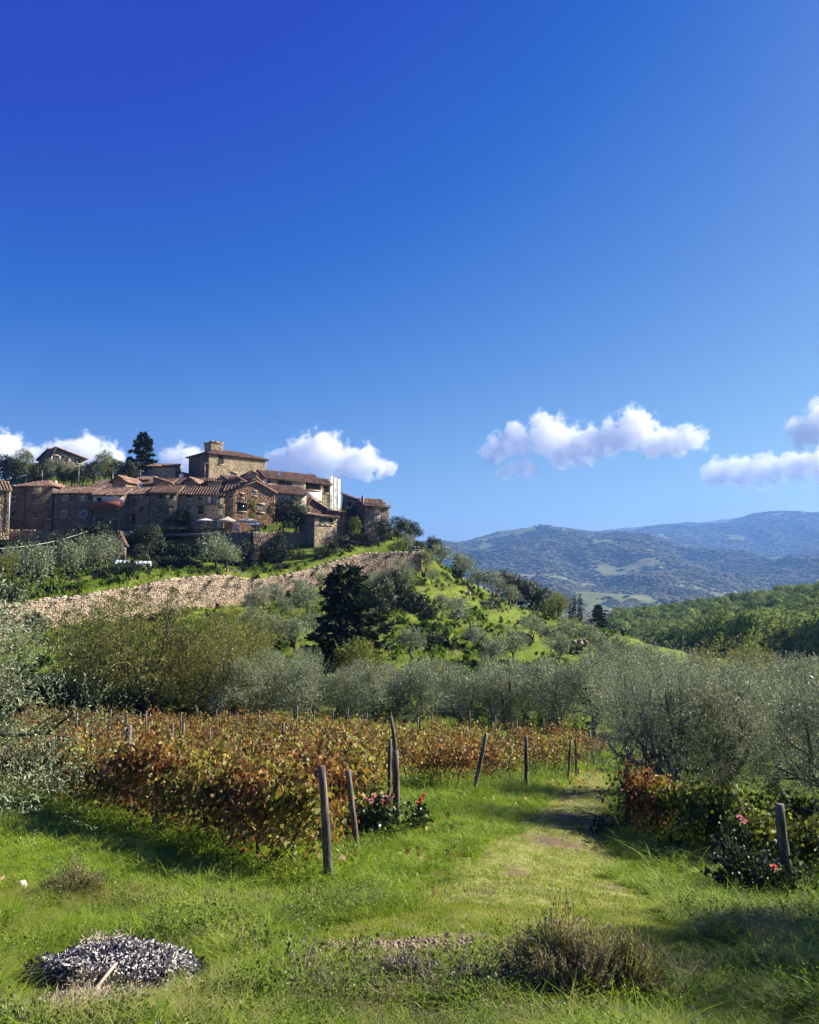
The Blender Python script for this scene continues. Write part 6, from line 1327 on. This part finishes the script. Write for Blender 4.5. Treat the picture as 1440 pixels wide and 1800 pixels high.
def weed(seed, n, h, L, m, up=.4):
    g = np.random.default_rng(seed); lb = [(g.normal(0, .06), g.normal(0, .06), h*(i+1)/5, .10) for i in range(5)]; V, Fq = shoots(g, lb, n, 4, .1, L, L*.6, up=up, shell=.2, spread=1.2, shape=VL6); return mesh_np('weed', V, [Fq], [m])
def dry_stalks(seed, n, h, m):
    g = np.random.default_rng(seed); V, Fs = blades(g, n, h, .006, .12, .5, 3); tips = V.reshape(n, 7, 3)[:, 6]; mid = V.reshape(n, 7, 3)[:, 4]
    k = 7; t = g.uniform(0, 1.0, (n, k, 1)); P_ = (mid[:, None]*(1-t)+tips[:, None]*t).reshape(-1, 3)+g.normal(0, .006, (n*k, 3)); D_ = unit(np.repeat(unit(tips-mid), k, 0)+g.normal(0, .5, (n*k, 3)))
    v2, f2 = leaf_quads(g, P_, D_, .028, .009); o_ = len(V); return mesh_np('dry_stalks', np.concatenate([V, v2]), [np.concatenate([Fs[0], f2+o_]), Fs[1]], [m])
TU = [tuft('turf', 1, 34, .06, .006, .11, .7, m_g1), tuft('turf', 2, 34, .05, .006, .11, .9, m_g3),                    # 0 1 short
      tuft('grass', 3, 46, .20, .009, .10, 1.1, m_g1), tuft('grass', 4, 46, .24, .009, .10, 1.3, m_g2), tuft('grass', 5, 36, .34, .010, .11, 1.5, m_g2, 4), tuft('grass', 6, 30, .28, .008, .12, 1.4, m_g3, 4),   # 2-5
      weed(7, 30, .13, .020, m_g4), weed(8, 40, .17, .019, m_wd), weed(9, 30, .07, .016, m_g2),      # 6-8
      dry_stalks(10, 10, .20, m_seedg), dry_stalks(11, 6, .30, m_seedg),                              # 9-10
      tuft('grass', 12, 30, .18, .014, .14, 1.0, m_g1, 3), tuft('grass', 13, 30, .21, .014, .14, 1.1, m_g2, 3), tuft('turf', 14, 28, .07, .011, .16, .8, m_g1, 2), tuft('turf', 15, 28, .06, .011, .16, .9, m_g3, 2)]   # 11-14 coarse, for distance
gg = np.random.default_rng(77); pts = []; scl = []; idx = []
def add_grass(n, d0, d1, x_lo, x_hi, fn):
    u = gg.uniform(0, 1, n); d = d0*(d1/d0)**(u**.8); px = gg.uniform(x_lo, x_hi, n); x = (px-720)/F*d; pa_ = path_amount(x, d); so_ = soil_amount(x, d)
    c = fn(x, d, pa_, so_, n); ok = c[0] >= 0; pts.append(np.stack([x, d], 1)[ok]); idx.append(c[0][ok]); scl.append(c[1][ok])
ash_c = (-3.05, 7.15)
def near_fn(x, y, p, s, n):
    r = gg.random(n); nz = fbm(x*.9, y*.9, 61, 3); ash = np.hypot((x+2.42)/.86, (y-6.8)/.95)
    lav = (x > -.9) & (x < 1.0) & (y < 7.6) & (y > 5.0)
    i = np.where(r < .26, 2, np.where(r < .56, 3, np.where(r < .74, 4, np.where(r < .84, 5, np.where(r < .88, 6, np.where(r < .90, 7, np.where(r < .96, 8, 2)))))))
    i = np.where((nz > .60) & (r < .12), 10, i); i = np.where(lav & (r < .62), np.where(r < .35, 9, 10), i); i = np.where((y < 7.4) & (x > -1.9) & ~lav & (r < .22), np.where(r < .12, 9, 5), i); dryp = fbm(x*.55+4, y*.55, 83, 3); i = np.where((dryp > .56) & (r > .45) & (r < .8), 5, i); dk = (fbm(x*1.1, y*1.1, 87, 3) > .57); i = np.where(dk & (r > .3) & (r < .42), 7, i)
    i = np.where(p > .45, np.where(r < .33, 1, 0), i); i = np.where((p > .2) & (p <= .45), np.where(r < .6, 0, 2), i)
    sc_ = (.25+1.35*nz)*gg.uniform(.6, 1.35, n); sc_ = sc_*(.5+.5*sst(1.0, 1.8, ash)); bush = np.hypot((x-1.2)/.55, (y-5.75)/.6); sc_ = np.where(y < 5.6, sc_*.6, sc_); sc_ = np.where((y > 6.7) & (y < 8.3) & (x > -1.3) & (x < .9), sc_*.55, sc_); sc_ = np.where(p > .45, 1.0*gg.uniform(.5, 1.2, n), sc_)
    sc_ = np.where((y < 8.0) & (x > 1.6), sc_*.75, sc_)
    i = np.where((s > .35) & (r < .9), -1, i); st_ = np.hypot((x+2.2)/.42, (y-5.9)/.45); ash = np.minimum(ash, st_*.98+.02); i = np.where(((ash < 1.0) & (r < .96)) | ((bush < 1) & (r < .7)), -1, i); return i, sc_
add_grass(32000, 4.2, 11.5, -330, 1780, near_fn)
def mid_fn(x, y, p, s, n):
    r = gg.random(n); nz = fbm(x*.7, y*.7, 61, 3); c = x*.76+y*.65; under = (c > 7.0) & (x < np.interp(c, [7, 12, 18, 24, 36], [-1.2, -.2, 2.0, 4.5, 10]))
    rt = (np.hypot(x-6.8, (y-19)/3.0) < 1.7)
    i = np.where(r < .3, 11, np.where(r < .6, 12, np.where(r < .86, 4, np.where(r < .90, 7, np.where(r < .93, 6, 3)))))
    i = np.where(p > .4, np.where(r < .25, 14, 13), i); sc_ = (.55+.9*nz)*gg.uniform(.7, 1.3, n)*np.where(under | rt, 1.75, 1.0); sc_ = np.where(p > .4, gg.uniform(.6, 1.3, n), sc_)
    i = np.where((s > .5) & (r < .7), -1, i); return i, sc_*(.85+.012*(y-11))
add_grass(33000, 11, 50, -200, 1720, mid_fn)
PT = np.concatenate(pts); ID = np.concatenate(idx); SCL = np.concatenate(scl); ng_ = len(PT); Zg = zfun(PT[:, 0], PT[:, 1])
s3 = np.stack([SCL, SCL, SCL*gg.uniform(.8, 1.2, ng_)], 1)
gn_scatter('grass', np.concatenate([PT, Zg[:, None]-.01], 1), np.stack([gg.normal(0, .08, ng_), gg.normal(0, .08, ng_), gg.uniform(0, 6.28, ng_)], 1), s3, ID, TU)
# rough growth on the terraced slope and in the gardens
gh = np.random.default_rng(31); n = 26000; d = gh.uniform(62, 165, n); px = gh.uniform(-20, 1100, n); x = (px-720)/F*d; nz = fbm(x*.12, d*.12, 19, 4)
keep = (gh.random(n) < sst(.42, .66, nz)*.8+.2); x, d, nz = x[keep], d[keep], nz[keep]; n = len(x)
HB = [tuft('rough_grass', 21, 22, .35, .035, .35, .9, m_g1, 2), tuft('rough_grass', 22, 22, .30, .035, .35, .9, m_g3, 2), weed(23, 30, .3, .11, m_g4), weed(24, 40, .4, .13, m_shrub)]
r = gh.random(n); ih = np.where(r < .58, 0, np.where(r < .78, 1, np.where(r < .96, 2, 3))); sh_ = gh.uniform(.7, 1.7, n)*(.8+nz*.8)
gn_scatter('rough_grass', np.stack([x, d, zfun(x, d)], 1), np.stack([np.zeros(n), np.zeros(n), gh.uniform(0, 6.28, n)], 1), np.stack([sh_]*3, 1), ih, HB)

# ---- dried lavender bushes
def lavender(px, py, d, s, h, lab, seed, n=900, grey=False):
    g = np.random.default_rng(seed); x = wx(px, d, py); r = empty('lavender_bush', (x, d, gz(x, d)-.03), 0, lab, 'bush', 'dry sprawling bushes at the foot of the track')
    a = g.uniform(0, 6.28, n); rr = np.sqrt(g.uniform(0, 1, n)); h = h*(.55+.9*vn(np.cos(a)*rr*2.2+seed, np.sin(a)*rr*2.2, seed)); e = np.stack([np.cos(a)*rr*s, np.sin(a)*rr*s*.7, h*(1.05-.45*rr**2)*g.uniform(.6, 1.25, n)], 1); b = e*np.array([.35, .35, 0]); sd = unit(np.cross(e-b, rdir(g, n)))*.003
    m_ = (b+e)/2+g.normal(0, .02, (n, 3)); V = np.stack([b-sd, b+sd, m_+sd, m_-sd, e+sd*.6, e-sd*.6], 1).reshape(-1, 3); bb = (np.arange(n)*6)[:, None]
    Fq = np.concatenate([bb+np.array([0, 1, 2, 3]), bb+np.array([3, 2, 4, 5])]); k = 13; t = g.uniform(.35, 1.02, (n, k, 1)); P_ = (b[:, None]*(1-t)+e[:, None]*t).reshape(-1, 3)+g.normal(0, .010, (n*k, 3)); D_ = unit(np.repeat(unit(e-b), k, 0)+g.normal(0, .55, (n*k, 3)))
    v2, f2 = leaf_quads(g, P_, D_, .036, .010); obj('stems', mesh_np('stems', V, [Fq], [m_g3 if not grey else m_seed]), r); obj('sprigs', mesh_np('sprigs', v2, [f2], [m_seed if grey else m_lav]), r)
lavender(1000, 1780, 5.95, .42, .52, 'largest brown purple dried bush in the lower middle', 1, 1100)
lavender(925, 1745, 6.3, .26, .32, 'small green tinged dried bush left of the largest', 2, 800)
lavender(1095, 1775, 6.0, .32, .40, 'dark dried bush leaning out right of the largest', 3, 900)
lavender(720, 1745, 6.3, .42, .24, 'silver grey seeded bush at the bottom, middle of three', 4, 1100, True)
lavender(820, 1775, 6.0, .36, .22, 'silver grey seeded bush at the bottom, right of three', 5, 1000, True)
lavender(630, 1730, 6.5, .34, .20, 'silver grey seeded bush at the bottom, left of three', 6, 800, True)
lavender(130, 1530, 11.0, .45, .42, 'purplish dry bush in the weeds at left', 7, 700)
# ---- tall yellowing plants in front of the nearest row
for i, (px, py, d, h, lab) in enumerate([(314, 1530, 13.8, .75, 'tall pale weed spike before the nearest vines'), (477, 1550, 13.4, .62, 'yellowing weed spike left of the nearest post'), (382, 1520, 14.0, .45, 'short pale weed spike between the two taller ones'), (622, 1510, 14.6, .5, 'yellow leaved shoot at the foot of the second end post')]):
    g = np.random.default_rng(60+i); x = wx(px, d, py); r = empty('weed_spike', (x, d, gz(x, d)-.02), 0, lab, 'plant', 'tall pale weeds before the vines'); MB().tube([(0, 0, 0), (.02, 0, h*.5), (0, 0, h)], [.008, .006, .003], 4).build('stem', m_g4, r)
    t = g.uniform(.1, 1, 60); P_ = np.stack([0*t, 0*t, h*t], 1); a = g.uniform(0, 6.28, 60); D_ = np.stack([np.cos(a), np.sin(a), g.normal(-.5, .4, 60)], 1); V, Fq = leaf_quads(g, P_, D_, .11*(1.2-t.mean()), .035, .2); obj('leaves', mesh_np('leaves', V, [Fq], [m_yellow]), r)
# ---- ash heap
m_ash = mat_simple('wood_ash', [(0, (.22, .21, .205)), (.5, (.48, .46, .45)), (1, (.70, .68, .66))], 9, .95, .3, island=.7)
m_char = mat_simple('charred_crust', [(.3, (.006, .006, .007)), (.55, (.02, .019, .02)), (.75, (.10, .095, .095))], 14, .95, .8)
m_straw = mat_simple('scorched_straw', [(0, (.22, .17, .11)), (.6, (.42, .35, .25)), (1, (.55, .50, .42))], 5, .9, .2, island=.7)
AS = .80; ax_, ay_ = -2.42, 6.95; ah = empty('ash_heap', (ax_, ay_, gz(ax_, ay_)), 0, 'burnt heap of white ash and black char sunk in the grass, lower left', 'ash heap')
g = np.random.default_rng(90); n_ = 46; U = np.linspace(-1, 1, n_); A_, B_ = np.meshgrid(U, U); rr = np.hypot(A_, B_)
xs, ys = A_*1.0*AS, B_*.78*AS; hz = .30*np.clip(1-rr, 0, 1)**.8+(fbm(xs*4+9, ys*4+3, 8, 4)-.5)*.16*(rr < 1)-.05*sst(.85, 1.05, rr)
ZZ = zfun((ax_+xs).ravel(), (ay_+ys).ravel()).reshape(xs.shape)-gz(ax_, ay_)+hz; I = (np.arange(n_-1)[:, None]*n_+np.arange(n_-1)[None]).ravel(); fq = np.stack([I, I+1, I+n_+1, I+n_], 1); fq = fq[(rr.ravel()[fq] < 1.02).all(1)]
obj('char_crust', mesh_np('char_crust', np.stack([xs, ys, ZZ], 2).reshape(-1, 3), [fq], [m_char], smooth=True), ah)
def flakes(name, n, L, W, mat, cx, cy_, sx, sy, lift, sd):
    g = np.random.default_rng(sd); a = g.uniform(0, 6.28, n); q = np.sqrt(g.uniform(0, 1, n)); x = (cx+np.cos(a)*q*sx)*AS; y = (cy_+np.sin(a)*q*sy)*AS; r_ = np.hypot(x/AS, y/(.78*AS))
    z = zfun(ax_+x, ay_+y)-gz(ax_, ay_)+.30*np.clip(1-r_, 0, 1)**.8+(fbm(x*4+9, y*4+3, 8, 4)-.5)*.16*(r_ < 1)+g.uniform(0, lift, n)
    V, Fq = leaf_quads(g, np.stack([x, y, z], 1), rdir(g, n)*np.array([1, 1, .75])+np.array([0, 0, .12]), L, W); tag(obj(name, mesh_np(name, V, [Fq], [mat]), ah), kind='stuff')
flakes('ash_flakes', 3600, .034, .017, m_ash, .05, -.05, .78, .55, .05, 1); flakes('ash_flakes', 700, .036, .016, m_ash, -.7, .45, .4, .25, .04, 4)
flakes('char_flakes', 1900, .04, .018, m_char, 0, .02, .95, .74, .06, 2); flakes('scorched_straw', 1500, .06, .008, m_straw, .12, -.85, .42, .34, .06, 3); flakes('scorched_straw', 1700, .08, .008, m_straw, .30, -1.30, .50, .48, .05, 8); flakes('char_flakes', 500, .04, .016, m_char, .75, -.55, .6, .5, .03, 9); flakes('ash_flakes', 380, .03, .014, m_ash, .8, -.5, .5, .45, .03, 10); flakes('scorched_straw', 350, .08, .008, m_straw, -.2, .12, .3, .2, .10, 6)
o = MB().box(-.012, -.2, -.008, .012, .2, .008, 0, Matrix.Identity(4)).build('plank', m_straw); o.location = (ax_+.08, ay_-.55, gz(ax_, ay_-.55)+.10); o.rotation_euler = (.12, .05, -.12); tag(o, 'narrow pale plank stuck in the straw below the ash heap', 'plank')
b = MB(); g = np.random.default_rng(14)
for i, (dx, dy, L_, a) in enumerate([(.12, -.2, .2, .2), (.08, -.22, .15, 2.6), (-.2, .0, .3, .5), (-.05, .15, .3, 2.9), (.25, .0, .25, 1.2)]): b.tube([(dx, dy, .16), (dx+math.cos(a)*L_*.5, dy+math.sin(a)*L_*.5, .19), (dx+math.cos(a)*L_, dy+math.sin(a)*L_, .15)], [.012, .010, .006], 5)
b.build('burnt_sticks', m_straw, ah)
# ---- crumbly clods on the lip and the washed-out bank
def clods(name, n, fn, smin, smax, sd, mat):
    import bmesh
    g = np.random.default_rng(sd); src = []
    for i in range(3):
        bm = bmesh.new(); bmesh.ops.create_icosphere(bm, subdivisions=1, radius=.5)
        for v in bm.verts: v.co *= g.uniform(.7, 1.2)
        me = bpy.data.meshes.new('clod'); bm.to_mesh(me); bm.free(); me.materials.append(mat); src.append(me)
    x, y = fn(g, n); z = zfun(x, y)+g.uniform(0, .07, n); s = g.uniform(smin, smax, n)*g.uniform(.4, 1, n); gn_scatter(name, np.stack([x, y, z], 1), g.uniform(0, 6, (n, 3)), np.stack([s, s, s*.6], 1), g.integers(0, 3, n), src)
m_soil = mat_simple('dry_soil', [(0, (.13, .085, .06)), (.5, (.24, .165, .12)), (1, (.36, .27, .21))], 6, .95, .4, island=.7)
def lipf(g, n): x = g.uniform(-.85, .7, n); return x, 8.1+.12*np.sin(x*2)+g.normal(0, .16, n)
def erof(g, n): y = 6.1+g.normal(0, .5, n); return 1.15+.25*(6.2-y)+g.normal(0, .24, n), y
clods('soil_clods', 1500, lipf, .02, .09, 1, m_soil); clods('bank_rubble', 1200, erof, .02, .10, 2, m_soil)
# ---- things half seen at the left edge
x = wx(38, 11.6, 1520); o = MB().tube([(0, 0, -.1), (.02, 0, .06), (.01, .01, .11)], [.06, .065, .04], 8).build('marker_stone', m_white); o.location = (x, 11.6, gz(x, 11.6)+.10); tag(o, 'small whitish stone standing in the weeds at the left edge', 'stone')
x = wx(2, 11.8, 1515); o = MB(); tile_columns(o, (-.16, -.1, 0), (.04, -.1, 0), (.04, .1, .03), (-.16, .1, .03), .09, .2); ob = o.build('roof_tile', m_tile); ob.location = (x, 11.8, gz(x, 11.8)+.14); tag(ob, 'orange clay tile lying in the grass at the very left edge', 'tile')

# ---- fallen vine leaves under the rows and blown on to the track
gl = np.random.default_rng(44); n = 5200; cc = gl.uniform(7.2, 34, n); tt = gl.uniform(-2.5, 26, n); ex_ = np.interp(cc, [c for c, _ in ends], [e[0] for _, e in ends]); ey_ = np.interp(cc, [c for c, _ in ends], [e[1] for _, e in ends])
lx_ = ex_+RD[0]*tt+gl.normal(0, .3, n); ly_ = ey_+RD[1]*tt; lsrc = []
for i, m in enumerate((m_vine, m_vine_rust)):
    g = np.random.default_rng(i); v, f = leaf_lobed(g, np.zeros((1, 3)), np.array([[1., 0, .1]]), .09, VL, .4); lsrc.append(mesh_np('fallen_leaf', v, [f], [m]))
gn_scatter('fallen_leaves', np.stack([lx_, ly_, zfun(lx_, ly_)+gl.uniform(.03, .16, n)], 1), gl.uniform(-1.2, 6, (n, 3)), np.ones((n, 3))*gl.uniform(.7, 1.3, (n, 1)), gl.integers(0, 2, n), lsrc)
